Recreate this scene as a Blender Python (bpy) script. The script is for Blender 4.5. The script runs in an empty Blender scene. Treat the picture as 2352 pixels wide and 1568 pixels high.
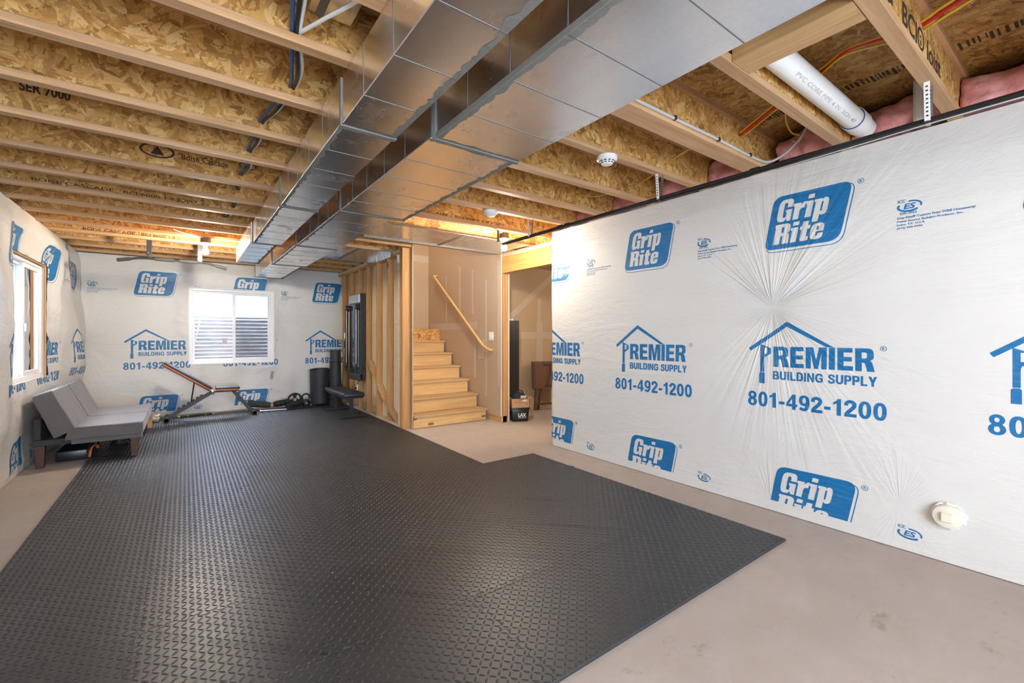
import bpy, bmesh, math, random
from mathutils import Vector, Matrix, noise

random.seed(7)
C = bpy.context.scene.collection
SC = bpy.context.scene

# ------------------------------------------------------------------ camera
cam_d = bpy.data.cameras.new('camera'); cam = bpy.data.objects.new('camera', cam_d); C.objects.link(cam)
YAW = math.atan((1176 - 425) / 1019.5)
cam.location = (0, 0, 1.26); cam.rotation_euler = (math.pi / 2, 0, -YAW)
cam_d.sensor_width = 36; cam_d.lens = 36 * 1019.5 / 2352; cam_d.shift_y = -14 / 2352
cam_d.clip_start = 0.02; cam_d.clip_end = 200
SC.camera = cam

# ------------------------------------------------------------------ world: clear pale sky
W = bpy.data.worlds.new('sky'); SC.world = W; W.use_nodes = True
wt = W.node_tree; wt.nodes.clear()
wo = wt.nodes.new('ShaderNodeOutputWorld'); wb = wt.nodes.new('ShaderNodeBackground')
wg = wt.nodes.new('ShaderNodeTexCoord'); ws = wt.nodes.new('ShaderNodeSeparateXYZ'); wr = wt.nodes.new('ShaderNodeValToRGB')
wt.links.new(wg.outputs['Generated'], ws.inputs[0]); wt.links.new(ws.outputs['Z'], wr.inputs[0])
wr.color_ramp.elements[0].position = 0.0; wr.color_ramp.elements[0].color = (0.34, 0.58, 1.0, 1)
wr.color_ramp.elements[1].position = 0.6; wr.color_ramp.elements[1].color = (0.17, 0.37, 0.86, 1)
wt.links.new(wr.outputs[0], wb.inputs['Color']); wb.inputs['Strength'].default_value = 3.0
wt.links.new(wb.outputs[0], wo.inputs[0])

# ------------------------------------------------------------------ daylight through the windows, plus an added fill light
def area(name, loc, rot, sx, sy, energy, col):
    d = bpy.data.lights.new(name, 'AREA'); d.shape = 'RECTANGLE'; d.size = sx; d.size_y = sy
    d.energy = energy; d.color = col
    o = bpy.data.objects.new(name, d); C.objects.link(o); o.location = loc; o.rotation_euler = rot
    return o
P2 = math.pi / 2
# fill light added at an unseen window opening behind the camera
area('fill_light_near', (.40, -2.42, 1.35), (P2, 0, 0), 2.6, 2.0, 76, (0.90, 0.96, 1.0))
def portal(name, loc, rot, sx, sy): area(name, loc, rot, sx, sy, 1, (1, 1, 1)).data.cycles.is_portal = True
portal('portal_far', (.655, 9.0, 1.41), (-P2, 0, 0), 1.2, 1.22)
portal('portal_left', (-1.45, 6.42, 1.42), (0, -P2, 0), 1.22, 1.24)
portal('portal_near', (.40, -2.7, 1.35), (P2, 0, 0), 2.7, 2.06)
# open sky above the two window wells
def aim(o, p): o.rotation_euler = (Vector(p) - o.location).to_track_quat('-Z', 'Y').to_euler()
aim(area('daylight_far', (.655, 9.80, 2.65), (0, 0, 0), 1.6, 1.0, 85, (0.86, 0.93, 1.0)), (.655, 8.7, 1.2))
aim(area('daylight_left', (-2.35, 6.42, 2.65), (0, 0, 0), 1.6, 1.0, 85, (0.86, 0.93, 1.0)), (-1.2, 6.42, 1.2))
# lamp of the upper stair landing
area('stair_light', (3.05, 6.5, 4.5), (0, 0, 0), 0.5, 0.5, 16, (1.0, 0.86, 0.66))
SC.view_settings.view_transform = 'Standard'; SC.view_settings.look = 'None'
SC.view_settings.gamma = 1; SC.view_settings.use_curve_mapping = False
SC.view_settings.exposure = 1.45

# ================================================================== helpers
def tag(o, label=None, cat=None, group=None, kind=None):
    if label: o['label'] = label
    if cat: o['category'] = cat
    if group: o['group'] = group
    if kind: o['kind'] = kind
    return o
def wmat(o):
    m = Matrix.Identity(4)
    while o is not None:
        m = Matrix.LocRotScale(o.location, o.rotation_euler, o.scale) @ m
        o = o.parent
    return m
def thing(name, label, cat, loc=(0, 0, 0), rz=0, group=None, parent=None):
    o = bpy.data.objects.new(name, None); C.objects.link(o); o.empty_display_size = 0.1
    o.location = loc; o.rotation_euler = (0, 0, rz)
    if parent: o.parent = parent
    return tag(o, label, cat, group)
def obj(name, me, parent=None):
    o = bpy.data.objects.new(name, me); C.objects.link(o)
    if parent: o.parent = parent
    return o
def catmull(pts, n=6):
    pts = [Vector(p) for p in pts]
    if len(pts) < 3: return pts
    out = []
    for i in range(len(pts) - 1):
        p0 = pts[max(i - 1, 0)]; p1 = pts[i]; p2 = pts[i + 1]; p3 = pts[min(i + 2, len(pts) - 1)]
        for k in range(n):
            t = k / n
            out.append(0.5 * ((2 * p1) + (p2 - p0) * t + (2 * p0 - 5 * p1 + 4 * p2 - p3) * t * t + (3 * p1 - p0 - 3 * p2 + p3) * t ** 3))
    out.append(pts[-1]); return out

class MB:
    def __init__(s): s.bm = bmesh.new()
    def quadbox(s, c, bev=0.0, seg=2):
        vs = [s.bm.verts.new(p) for p in c]
        fs = [s.bm.faces.new([vs[i] for i in f]) for f in ((0, 3, 2, 1), (4, 5, 6, 7), (0, 1, 5, 4), (1, 2, 6, 5), (2, 3, 7, 6), (3, 0, 4, 7))]
        if bev:
            es = list({e for f in fs for e in f.edges})
            bmesh.ops.bevel(s.bm, geom=es, offset=bev, segments=seg, affect='EDGES', profile=0.5)
        return s
    def box(s, x0, x1, y0, y1, z0, z1, bev=0.0, seg=2):
        return s.quadbox([(x0, y0, z0), (x1, y0, z0), (x1, y1, z0), (x0, y1, z0), (x0, y0, z1), (x1, y0, z1), (x1, y1, z1), (x0, y1, z1)], bev, seg)
    def obox(s, c, size, M, bev=0.0, seg=2):
        a, b, d = (v / 2 for v in size); c = Vector(c)
        return s.quadbox([c + M @ Vector(p) for p in ((-a, -b, -d), (a, -b, -d), (a, b, -d), (-a, b, -d), (-a, -b, d), (a, -b, d), (a, b, d), (-a, b, d))], bev, seg)
    def beam(s, p0, p1, w, h, bev=0.0, up=(0, 0, 1)):
        p0 = Vector(p0); p1 = Vector(p1); d = (p1 - p0); L = d.length; d.normalize()
        side = d.cross(Vector(up))
        if side.length < 1e-4: side = Vector((1, 0, 0))
        side.normalize(); u = side.cross(d)
        M = Matrix((d, side, u)).transposed()
        return s.obox((p0 + p1) / 2, (L, w, h), M, bev)
    def rings(s, rings, caps=True, closed=False):
        R = [[s.bm.verts.new(p) for p in r] for r in rings]
        n = len(R[0]); m = len(R)
        for i in range(m if closed else m - 1):
            a = R[i]; b = R[(i + 1) % m]
            for k in range(n):
                s.bm.faces.new((a[k], a[(k + 1) % n], b[(k + 1) % n], b[k]))
        if caps and not closed:
            s.bm.faces.new(R[0][::-1]); s.bm.faces.new(R[-1])
        return s
    def tube(s, pts, r, n=8, smooth=0, closed=False, flat=1.0):
        pts = catmull(pts, smooth) if smooth else [Vector(p) for p in pts]
        m = len(pts); rr = r if isinstance(r, (list, tuple)) else [r] * m
        if len(rr) != m: rr = [rr[min(len(rr) - 1, int(i * len(rr) / m))] for i in range(m)]
        rings = []; u = None
        for i, p in enumerate(pts):
            if closed: t = pts[(i + 1) % m] - pts[i - 1]
            else: t = pts[min(i + 1, m - 1)] - pts[max(i - 1, 0)]
            t.normalize()
            if u is None:
                u = t.cross(Vector((0, 0, 1)))
                if u.length < 1e-3: u = t.cross(Vector((0, 1, 0)))
            u = u - t * u.dot(t); u.normalize(); v = t.cross(u)
            rings.append([p + (u * math.cos(2 * math.pi * k / n) + v * flat * math.sin(2 * math.pi * k / n)) * rr[i] for k in range(n)])
        return s.rings(rings, True, closed)
    def cyl(s, p0, p1, r0, r1=None, n=16):
        return s.tube([p0, p1], [r0, r0 if r1 is None else r1], n)
    def lathe(s, prof, c=(0, 0, 0), n=20, M=None, caps=True):
        c = Vector(c); M = M or Matrix.Identity(3)
        return s.rings([[c + M @ Vector((r * math.cos(2 * math.pi * k / n), r * math.sin(2 * math.pi * k / n), z)) for k in range(n)] for r, z in prof], caps)
    def prism(s, poly, f0, f1):
        a = [s.bm.verts.new(f0(*p)) for p in poly]; b = [s.bm.verts.new(f1(*p)) for p in poly]; n = len(poly)
        s.bm.faces.new(a[::-1]); s.bm.faces.new(b)
        for k in range(n): s.bm.faces.new((a[k], a[(k + 1) % n], b[(k + 1) % n], b[k]))
        return s
    def ball(s, c, r, seg=14, ring=9):
        r = r if isinstance(r, (list, tuple)) else (r, r, r); c = Vector(c)
        g = bmesh.ops.create_uvsphere(s.bm, u_segments=seg, v_segments=ring, radius=1)
        for v in g['verts']: v.co = Vector((v.co.x * r[0], v.co.y * r[1], v.co.z * r[2])) + c
        return s
    def mesh(s, name, mat, smooth=False, inv=None):
        bmesh.ops.recalc_face_normals(s.bm, faces=s.bm.faces[:])
        me = bpy.data.meshes.new(name)
        if inv is not None: s.bm.transform(inv)
        s.bm.to_mesh(me); s.bm.free()
        if mat: me.materials.append(mat)
        if smooth:
            me.polygons.foreach_set('use_smooth', [True] * len(me.polygons))
            if smooth != 'all': me.set_sharp_from_angle(angle=math.radians(35))
        return me
    def build(s, name, mat, parent=None, smooth=False, local=False):
        inv = None if (parent is None or local) else wmat(parent).inverted()
        return obj(name, s.mesh(name, mat, smooth, inv), parent)

# ------------------------------------------------------------------ material helpers
class NT:
    def __init__(s, name):
        s.m = bpy.data.materials.new(name); s.m.use_nodes = True; s.t = s.m.node_tree; s.t.nodes.clear()
        s.out = s.n('OutputMaterial'); s.b = s.n('BsdfPrincipled'); s.l(s.b.outputs[0], s.out.inputs[0])
    def n(s, k, **kw):
        x = s.t.nodes.new('ShaderNode' + k)
        for a, v in kw.items(): setattr(x, a, v)
        return x
    def l(s, a, b): s.t.links.new(a, b)
    def put(s, sock, v):
        if hasattr(v, 'links') or isinstance(v, bpy.types.NodeSocket): s.l(v, sock)
        elif isinstance(v, (tuple, list)) and len(v) == 3 and sock.type == 'RGBA': sock.default_value = (*v, 1)
        else: sock.default_value = v
    def math(s, op, a, b=None, c=None, clamp=False):
        x = s.n('Math', operation=op, use_clamp=clamp); s.put(x.inputs[0], a)
        if b is not None: s.put(x.inputs[1], b)
        if c is not None: s.put(x.inputs[2], c)
        return x.outputs[0]
    def coord(s, kind='Object'): return s.n('TexCoord').outputs[kind]
    def pos(s): return s.n('NewGeometry').outputs['Position']
    def map(s, vec, scale=(1, 1, 1), loc=(0, 0, 0), rot=(0, 0, 0)):
        x = s.n('Mapping'); s.l(vec, x.inputs[0]); x.inputs['Scale'].default_value = scale
        x.inputs['Location'].default_value = loc; x.inputs['Rotation'].default_value = rot; return x.outputs[0]
    def noise(s, vec, scale=5, detail=4, rough=0.55, out='Fac', dist=0.0):
        x = s.n('TexNoise'); s.l(vec, x.inputs['Vector']); x.inputs['Scale'].default_value = scale
        x.inputs['Detail'].default_value = detail; x.inputs['Roughness'].default_value = rough; x.inputs['Distortion'].default_value = dist
        return x.outputs[out]
    def ramp(s, f, *stops):
        x = s.n('ValToRGB'); s.l(f, x.inputs[0]); e = x.color_ramp.elements
        while len(e) < len(stops): e.new(0.5)
        for i, (p, c) in enumerate(stops): e[i].position = p; e[i].color = (*c, 1) if len(c) == 3 else c
        return x.outputs[0]
    def mix(s, f, a, b, mode='MIX'):
        x = s.n('MixRGB', blend_type=mode); s.put(x.inputs[0], f); s.put(x.inputs[1], a); s.put(x.inputs[2], b); return x.outputs[0]
    def bump(s, h, strength=0.3, dist=0.01, chain=None):
        x = s.n('Bump'); s.l(h, x.inputs['Height']); x.inputs['Strength'].default_value = strength; x.inputs['Distance'].default_value = dist
        if chain: s.l(chain, x.inputs['Normal'])
        return x.outputs[0]
    def set(s, **kw):
        names = dict(col='Base Color', rough='Roughness', metal='Metallic', spec='Specular IOR Level', normal='Normal', sheen='Sheen Weight', trans='Transmission Weight', alpha='Alpha', emit='Emission Color', estr='Emission Strength', sub='Subsurface Weight', coat='Coat Weight', aniso='Anisotropic')
        for k, v in kw.items(): s.put(s.b.inputs[names[k]], v)
        return s.m
def plain(name, col, rough=0.5, metal=0.0, spec=0.5, bump=0.0, bscale=60, vary=0.08, **kw):
    t = NT(name); v = t.coord()
    nf = t.noise(v, 7, 5)
    c = t.mix(nf, tuple(x * (1 - vary) for x in col), tuple(min(1, x * (1 + vary)) for x in col))
    t.set(col=c, rough=rough, metal=metal, spec=spec, **kw)
    if bump: t.set(normal=t.bump(t.noise(v, bscale, 4), bump, 0.004))
    return t.m
def rnd(t): return t.n('ObjectInfo').outputs['Random']

def wood(name, axis, a=(0.50, 0.29, 0.13), b=(0.72, 0.46, 0.24), knots=True, rough=0.6):
    t = NT(name); v = t.pos(); r = rnd(t)
    off = t.n('VectorMath', operation='ADD'); t.l(v, off.inputs[0])
    cb = t.n('CombineXYZ'); k = t.math('MULTIPLY', r, 37.0); [t.l(k, cb.inputs[i]) for i in range(3)]; t.l(cb.outputs[0], off.inputs[1])
    v = off.outputs[0]
    st = [26, 26, 26]; st[axis] = 1.3
    g = t.noise(t.map(v, st), 1.0, 5, 0.6, dist=0.6)
    f = [130, 130, 130]; f[axis] = 5
    g2 = t.noise(t.map(v, f), 1.0, 2)
    c = t.ramp(g, (0.28, a), (0.5, tuple((x + y) / 2 for x, y in zip(a, b))), (0.72, b))
    c = t.mix(t.math('MULTIPLY', g2, 0.35), c, tuple(x * 0.62 for x in a))
    if knots:
        vo = t.n('TexVoronoi'); kk = [5, 5, 5]; kk[axis] = 2.2; t.l(t.map(v, kk), vo.inputs['Vector']); vo.inputs['Scale'].default_value = 1
        kn = t.math('LESS_THAN', vo.outputs['Distance'], 0.105)
        c = t.mix(t.math('MULTIPLY', kn, 0.8), c, (0.16, 0.06, 0.02))
    hs = t.n('HueSaturation'); t.l(c, hs.inputs['Color']); t.l(t.math('MULTIPLY_ADD', r, 0.3, 0.86), hs.inputs['Value'])
    return t.set(col=hs.outputs[0], rough=rough, spec=0.3, normal=t.bump(g2, 0.15, 0.003))

def osb(name, ua, va, tint=1.0):
    """strand board: ua / va are the two axes of the board's plane"""
    t = NT(name); sp = t.n('SeparateXYZ'); t.l(t.pos(), sp.inputs[0]); r = rnd(t)
    k = t.math('MULTIPLY', r, 53.0)
    cb = t.n('CombineXYZ'); t.l(t.math('ADD', sp.outputs[ua], k), cb.inputs[0]); t.l(t.math('ADD', sp.outputs[va], k), cb.inputs[1])
    vec = cb.outputs[0]
    def layer(cell, sx, sy, seed):
        v0 = t.map(vec, loc=(seed, seed * 1.7, 0))
        wob = t.n('MixRGB', blend_type='ADD'); wob.inputs[0].default_value = 0.035; t.l(v0, wob.inputs[1]); t.l(t.noise(v0, 16, 3, out='Color'), wob.inputs[2])
        vo = t.n('TexVoronoi', voronoi_dimensions='2D'); t.l(wob.outputs[0], vo.inputs['Vector']); vo.inputs['Scale'].default_value = cell
        cs = t.n('SeparateColor'); t.l(vo.outputs['Color'], cs.inputs[0])
        ro = t.n('VectorRotate', rotation_type='Z_AXIS'); t.l(v0, ro.inputs['Vector']); t.l(t.math('MULTIPLY', cs.outputs[0], 6.28), ro.inputs['Angle'])
        v2 = t.n('TexVoronoi', voronoi_dimensions='2D'); t.l(t.map(ro.outputs[0], (sx, sy, 1)), v2.inputs['Vector']); v2.inputs['Scale'].default_value = 1
        c2 = t.n('SeparateColor'); t.l(v2.outputs['Color'], c2.inputs[0])
        gr = t.noise(t.map(ro.outputs[0], (9, 190, 1)), 1.0, 3)
        # value of a strand: per cell + per strand + grain
        val = t.math('ADD', t.math('MULTIPLY', cs.outputs[1], 0.34), t.math('MULTIPLY', c2.outputs[0], 0.42))
        val = t.math('ADD', val, t.math('MULTIPLY', gr, 0.36))
        edge = t.math('LESS_THAN', c2.outputs[2], 0.10)
        return val, edge
    A, ea = layer(8, 9, 40, 0.0); B, eb = layer(15, 16, 70, 5.3)
    sel = t.math('GREATER_THAN', t.noise(vec, 13, 4, 0.7), 0.5)
    val = t.n('Mix'); t.l(sel, val.inputs[0]); t.l(A, val.inputs[2]); t.l(B, val.inputs[3])
    ed = t.n('Mix'); t.l(sel, ed.inputs[0]); t.l(ea, ed.inputs[2]); t.l(eb, ed.inputs[3])
    f = val.outputs[0]
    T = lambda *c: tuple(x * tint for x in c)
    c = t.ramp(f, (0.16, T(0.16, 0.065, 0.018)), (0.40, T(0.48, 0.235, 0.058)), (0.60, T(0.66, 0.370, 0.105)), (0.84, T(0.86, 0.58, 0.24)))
    c = t.mix(t.math('MULTIPLY', ed.outputs[0], 0.55), c, T(0.12, 0.045, 0.012))
    big = t.noise(vec, 1.3, 3)
    c = t.mix(t.math('MULTIPLY', big, 0.45), c, T(0.48, 0.235, 0.065))
    return t.set(col=c, rough=0.62, spec=0.3, normal=t.bump(f, 0.35, 0.006))

def galv(name, col=(0.86, 0.87, 0.89), r0=0.17, r1=0.32):
    t = NT(name); v = t.pos()
    n1 = t.noise(t.map(v, (9, 1.6, 9)), 1.0, 5); n2 = t.noise(v, 60, 2); n3 = t.noise(v, 3.0, 6, 0.65)
    rg = t.math('MULTIPLY_ADD', n1, r1 - r0, r0)
    sm = t.ramp(n3, (0.56, (0, 0, 0)), (0.72, (1, 1, 1)))
    rg = t.math('ADD', rg, t.math('MULTIPLY', sm, 0.14))
    c = t.mix(n2, tuple(x * 0.9 for x in col), tuple(min(1, x * 1.08) for x in col))
    c = t.mix(t.math('MULTIPLY', sm, 0.25), c, (0.50, 0.50, 0.48))
    return t.set(col=c, rough=rg, metal=1.0, normal=t.bump(t.noise(v, 2.2, 2), 0.10, 0.03))

M = {}
M['joist_wood'] = wood('lumber_x', 0, (0.46, 0.250, 0.110), (0.70, 0.44, 0.235), knots=False)
M['wood_x'] = wood('lumber_x_knots', 0, (0.50, 0.28, 0.10), (0.74, 0.47, 0.21))
M['wood_y'] = wood('lumber_y', 1, (0.46, 0.25, 0.09), (0.72, 0.46, 0.22))
M['wood_z'] = wood('lumber_z', 2, (0.44, 0.21, 0.07), (0.68, 0.38, 0.15))
M['plate_wood'] = wood('pale_lumber_y', 1, (0.66, 0.48, 0.28), (0.85, 0.70, 0.48))
M['tread'] = wood('pine_x', 0, (0.62, 0.36, 0.13), (0.82, 0.56, 0.26))
M['tread_top'] = wood('pine_worn', 0, (0.50, 0.30, 0.14), (0.72, 0.48, 0.26), knots=False)
M['beam_wood'] = wood('beam_y', 1, (0.60, 0.30, 0.08), (0.80, 0.50, 0.18), knots=False)
M['rail_wood'] = wood('rail_y', 1, (0.66, 0.38, 0.13), (0.84, 0.56, 0.24), knots=False, rough=0.4)
M['osb_web'] = osb('strand_board_web', 0, 2)
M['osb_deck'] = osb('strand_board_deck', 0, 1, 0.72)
M['osb_y'] = osb('strand_board_side', 1, 2)
M['galv'] = galv('galvanised_steel')
M['galv_dull'] = galv('dull_steel', (0.55, 0.56, 0.57), 0.35, 0.5)
M['seam'] = plain('steel_seam', (0.20, 0.20, 0.19), 0.6, 0.4, bump=0.2)
M['mastic'] = plain('duct_sealant', (0.20, 0.195, 0.175), 0.75, bump=0.6, bscale=45, vary=0.25)
M['black_iron'] = plain('black_iron', (0.018, 0.018, 0.018), 0.38)
M['pvc'] = plain('pvc', (0.86, 0.85, 0.80), 0.32)
M['white_plastic'] = plain('white_plastic', (0.85, 0.84, 0.80), 0.35)
M['cream_plastic'] = plain('cream_plastic', (0.80, 0.74, 0.60), 0.4)
M['vinyl'] = plain('window_vinyl', (0.88, 0.88, 0.88), 0.3)
M['black_rubber'] = plain('black_rubber', (0.022, 0.022, 0.023), 0.6, bump=0.1)
M['black_metal'] = plain('black_metal', (0.020, 0.020, 0.021), 0.42)
M['black_pad'] = plain('black_leatherette', (0.030, 0.030, 0.032), 0.38, bump=0.12, bscale=220)
M['black_foam'] = plain('black_foam', (0.030, 0.031, 0.034), 0.55, bump=0.15, bscale=160)
M['dark_cloth'] = plain('dark_cloth', (0.020, 0.020, 0.021), 0.85, bump=0.4, bscale=120)
M['charcoal'] = plain('charcoal_foam', (0.040, 0.040, 0.040), 0.8, bump=0.2)
M['orange'] = plain('orange_vinyl', (0.62, 0.15, 0.035), 0.4)
M['chrome'] = plain('chrome', (0.8, 0.8, 0.8), 0.12, 1.0)
M['red'] = plain('red_plastic', (0.60, 0.020, 0.015), 0.4)
M['red_cable'] = plain('red_cable', (0.62, 0.02, 0.012), 0.4)
M['yellow_cable'] = plain('yellow_cable', (0.76, 0.47, 0.02), 0.4)
M['white_cable'] = plain('white_cable', (0.80, 0.77, 0.70), 0.45)
M['grey_cable'] = plain('grey_cable', (0.52, 0.50, 0.46), 0.45)
M['blue_cable'] = plain('blue_cable', (0.03, 0.09, 0.22), 0.45)
M['black_cable'] = plain('black_cable', (0.018, 0.018, 0.02), 0.45)
M['fabric'] = plain('grey_microfibre', (0.118, 0.104, 0.099), 0.85, bump=0.35, bscale=38, vary=0.14, sheen=0.35)
M['fabric_dark'] = plain('charcoal_lining', (0.045, 0.042, 0.042), 0.9, bump=0.2)
M['leg_wood'] = plain('dark_leg_wood', (0.075, 0.028, 0.014), 0.45)
M['cardboard'] = plain('cardboard', (0.50, 0.28, 0.13), 0.8, vary=0.15)
M['paper'] = plain('white_paper', (0.82, 0.80, 0.75), 0.7)
M['brown_resin'] = plain('brown_resin', (0.135, 0.060, 0.035), 0.5)
M['brown_resin_dark'] = plain('brown_resin_frame', (0.080, 0.042, 0.028), 0.5)
M['black_ink'] = plain('black_ink', (0.045, 0.028, 0.015), 0.8)
M['white_ink'] = plain('white_ink', (0.80, 0.79, 0.74), 0.6)
M['blackbox'] = plain('black_box_plastic', (0.012, 0.013, 0.014), 0.35)
M['lime'] = plain('lime_plastic', (0.28, 0.52, 0.05), 0.5)
M['grey_tape'] = plain('grey_tape', (0.30, 0.30, 0.29), 0.4)
M['brown_box'] = plain('junction_box', (0.115, 0.060, 0.032), 0.55)

def m_pink():
    t = NT('pink_fibreglass'); v = t.pos(); a = t.noise(v, 9, 6, 0.7); b = t.noise(v, 60, 4, 0.7)
    c = t.ramp(a, (0.3, (0.66, 0.200, 0.190)), (0.7, (0.90, 0.47, 0.43)))
    return t.set(col=c, rough=0.95, spec=0.1, sheen=0.3, normal=t.bump(b, 0.6, 0.012))
M['pink'] = m_pink()
def m_concrete():
    t = NT('concrete'); v = t.pos()
    a = t.noise(v, 0.9, 6, 0.6); b = t.noise(v, 7, 8, 0.7); c3 = t.noise(v, 90, 3)
    c = t.ramp(a, (0.30, (0.400, 0.340, 0.295)), (0.70, (0.510, 0.450, 0.400)))
    c = t.mix(t.ramp(b, (0.35, (0.5,) * 3), (0.65, (0,) * 3)), c, (0.400, 0.320, 0.255))
    st = t.ramp(t.noise(t.map(v, (3.4, 5.2, 1)), 1.0, 9, 0.74), (0.60, (0,) * 3), (0.68, (1,) * 3))
    c = t.mix(t.math('MULTIPLY', st, 0.6), c, (0.270, 0.190, 0.130))
    vo = t.n('TexVoronoi', feature='DISTANCE_TO_EDGE'); vo.inputs['Scale'].default_value = 0.55
    wv = t.n('MixRGB', blend_type='ADD'); wv.inputs[0].default_value = 0.5; t.l(v, wv.inputs[1]); t.l(t.noise(v, 2.5, 5, out='Color'), wv.inputs[2]); t.l(wv.outputs[0], vo.inputs['Vector'])
    cr = t.math('LESS_THAN', vo.outputs['Distance'], 0.0022)
    c = t.mix(t.math('MULTIPLY', cr, 0.07), c, (0.62, 0.56, 0.49))
    return t.set(col=c, rough=0.62, spec=0.35, normal=t.bump(c3, 0.12, 0.003, t.bump(b, 0.15, 0.006)))
M['concrete'] = m_concrete()
def m_mat():
    t = NT('black_eva_foam'); v = t.pos(); a = t.noise(v, 5, 5, 0.6); b = t.noise(v, 380, 2)
    c = t.mix(a, (0.019, 0.021, 0.024), (0.030, 0.032, 0.035))
    return t.set(col=c, rough=t.math('ADD', t.math('MULTIPLY', rnd(t), 0.09), t.math('MULTIPLY_ADD', a, 0.06, 0.34)), spec=0.8, normal=t.bump(b, 0.12, 0.001))
M['mat'] = m_mat()
def m_drywall():
    t = NT('drywall'); v = t.pos(); a = t.noise(v, 1.4, 4); b = t.noise(v, 40, 3)
    c = t.mix(a, (0.48, 0.350, 0.225), (0.55, 0.420, 0.290))
    return t.set(col=c, rough=0.85, spec=0.2, normal=t.bump(b, 0.05, 0.002))
M['drywall'] = m_drywall()
M['joint'] = plain('joint_compound', (0.56, 0.465, 0.36), 0.85, vary=0.10)
M['drywall_edge'] = plain('drywall_edge', (0.82, 0.80, 0.76), 0.8)
def m_glass(name, dark):
    t = NT(name); t.t.nodes.remove(t.b)
    tr = t.n('BsdfTransparent'); tr.inputs[0].default_value = (dark, dark, dark * 1.01, 1)
    gl = t.n('BsdfGlossy'); gl.inputs['Roughness'].default_value = 0.03
    fr = t.n('Fresnel'); fr.inputs[0].default_value = 1.10
    mx = t.n('MixShader'); t.l(fr.outputs[0], mx.inputs[0]); t.l(tr.outputs[0], mx.inputs[1]); t.l(gl.outputs[0], mx.inputs[2]); t.l(mx.outputs[0], t.out.inputs[0])
    return t.m
M['glass'] = m_glass('window_glass', 0.96); M['glass_screen'] = m_glass('window_glass_insect_screen', 0.62)
def m_bulb(s):
    t = NT('lit_bulb'); return t.set(col=(1, 0.95, 0.85), emit=(1.0, 0.90, 0.76), estr=s)
M['bulb'] = m_bulb(580.0)
def m_well():
    t = NT('corrugated_well_steel'); v = t.pos(); a = t.noise(t.map(v, (3, 3, 14)), 1.0, 6, 0.7)
    c = t.ramp(a, (0.3, (0.30, 0.30, 0.30)), (0.7, (0.52, 0.52, 0.52)))
    return t.set(col=c, rough=0.5, metal=0.35)
M['well'] = m_well()
def m_screen():
    t = NT('mirror_screen'); return t.set(col=(0.16, 0.17, 0.18), rough=0.09, metal=0.85)
M['screen'] = m_screen()

# ------------------------------------------------------------------ plastic vapour blanket + its print
def m_sheet(name, col, uaxis, usign, pins, rough=0.36, worn=False):
    t = NT(name); sp = t.n('SeparateXYZ'); t.l(t.pos(), sp.inputs[0])
    u = t.math('MULTIPLY', sp.outputs[uaxis], usign); z = sp.outputs[2]; h = None
    for i, (pu, pz, R, A) in enumerate(pins):
        du = t.math('SUBTRACT', u, pu); dz = t.math('SUBTRACT', z, pz)
        r = t.math('SQRT', t.math('ADD', t.math('MULTIPLY', du, du), t.math('ADD', t.math('MULTIPLY', dz, dz), 1e-5)))
        cb = t.n('CombineXYZ'); t.l(t.math('MULTIPLY', t.math('DIVIDE', du, r), 8.5), cb.inputs[0]); t.l(t.math('MULTIPLY', t.math('DIVIDE', dz, r), 8.5), cb.inputs[1])
        t.l(t.math('MULTIPLY', r, 0.3), cb.inputs[2])
        va = t.math('DIVIDE', dz, r); va = t.math('MULTIPLY_ADD', t.math('MULTIPLY', va, va), 0.75, 0.25)
        nz = t.noise(cb.outputs[0], 1.0, 3, 0.6)
        rid = t.math('MULTIPLY', t.math('ABSOLUTE', t.math('SUBTRACT', nz, 0.5)), va)
        fall = t.math('POWER', 2.718, t.math('MULTIPLY', r, -1.0 / R))
        g = t.math('MULTIPLY', t.math('MULTIPLY', rid, fall), t.math('MULTIPLY', t.math('MINIMUM', t.math('MULTIPLY', r, 9.0), 1.0), A))
        h = g if h is None else t.math('ADD', h, g)
    v = t.pos(); ss = [2.2, 2.2, 2.2]
    w1 = t.noise(t.map(v, (1.6, 1.6, 6)), 1.0, 5, 0.6, dist=1.2)
    w2 = t.noise(v, 34, 4, 0.6)
    hh = t.math('ADD', t.math('MULTIPLY', w1, 0.30), t.math('MULTIPLY', w2, 0.035))
    if h is not None: hh = t.math('ADD', hh, h)
    dv = t.noise(v, 4, 4)
    c = t.mix(t.math('MULTIPLY', dv, 0.10), col, tuple(x * 0.6 for x in col))
    if worn:
        st = t.noise(t.map(v, (3, 3, 55)), 1.0, 5, 0.7); st2 = t.noise(v, 11, 6, 0.75)
        c = t.mix(t.ramp(st, (0.52, (0,) * 3), (0.72, (0.55,) * 3)), c, (0.10, 0.26, 0.50))
        c = t.mix(t.ramp(st2, (0.58, (0,) * 3), (0.75, (0.5,) * 3)), c, (0.20, 0.33, 0.52))
    return t.set(col=c, rough=rough, spec=0.45, normal=t.bump(hh, 0.65, 0.05))

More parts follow.
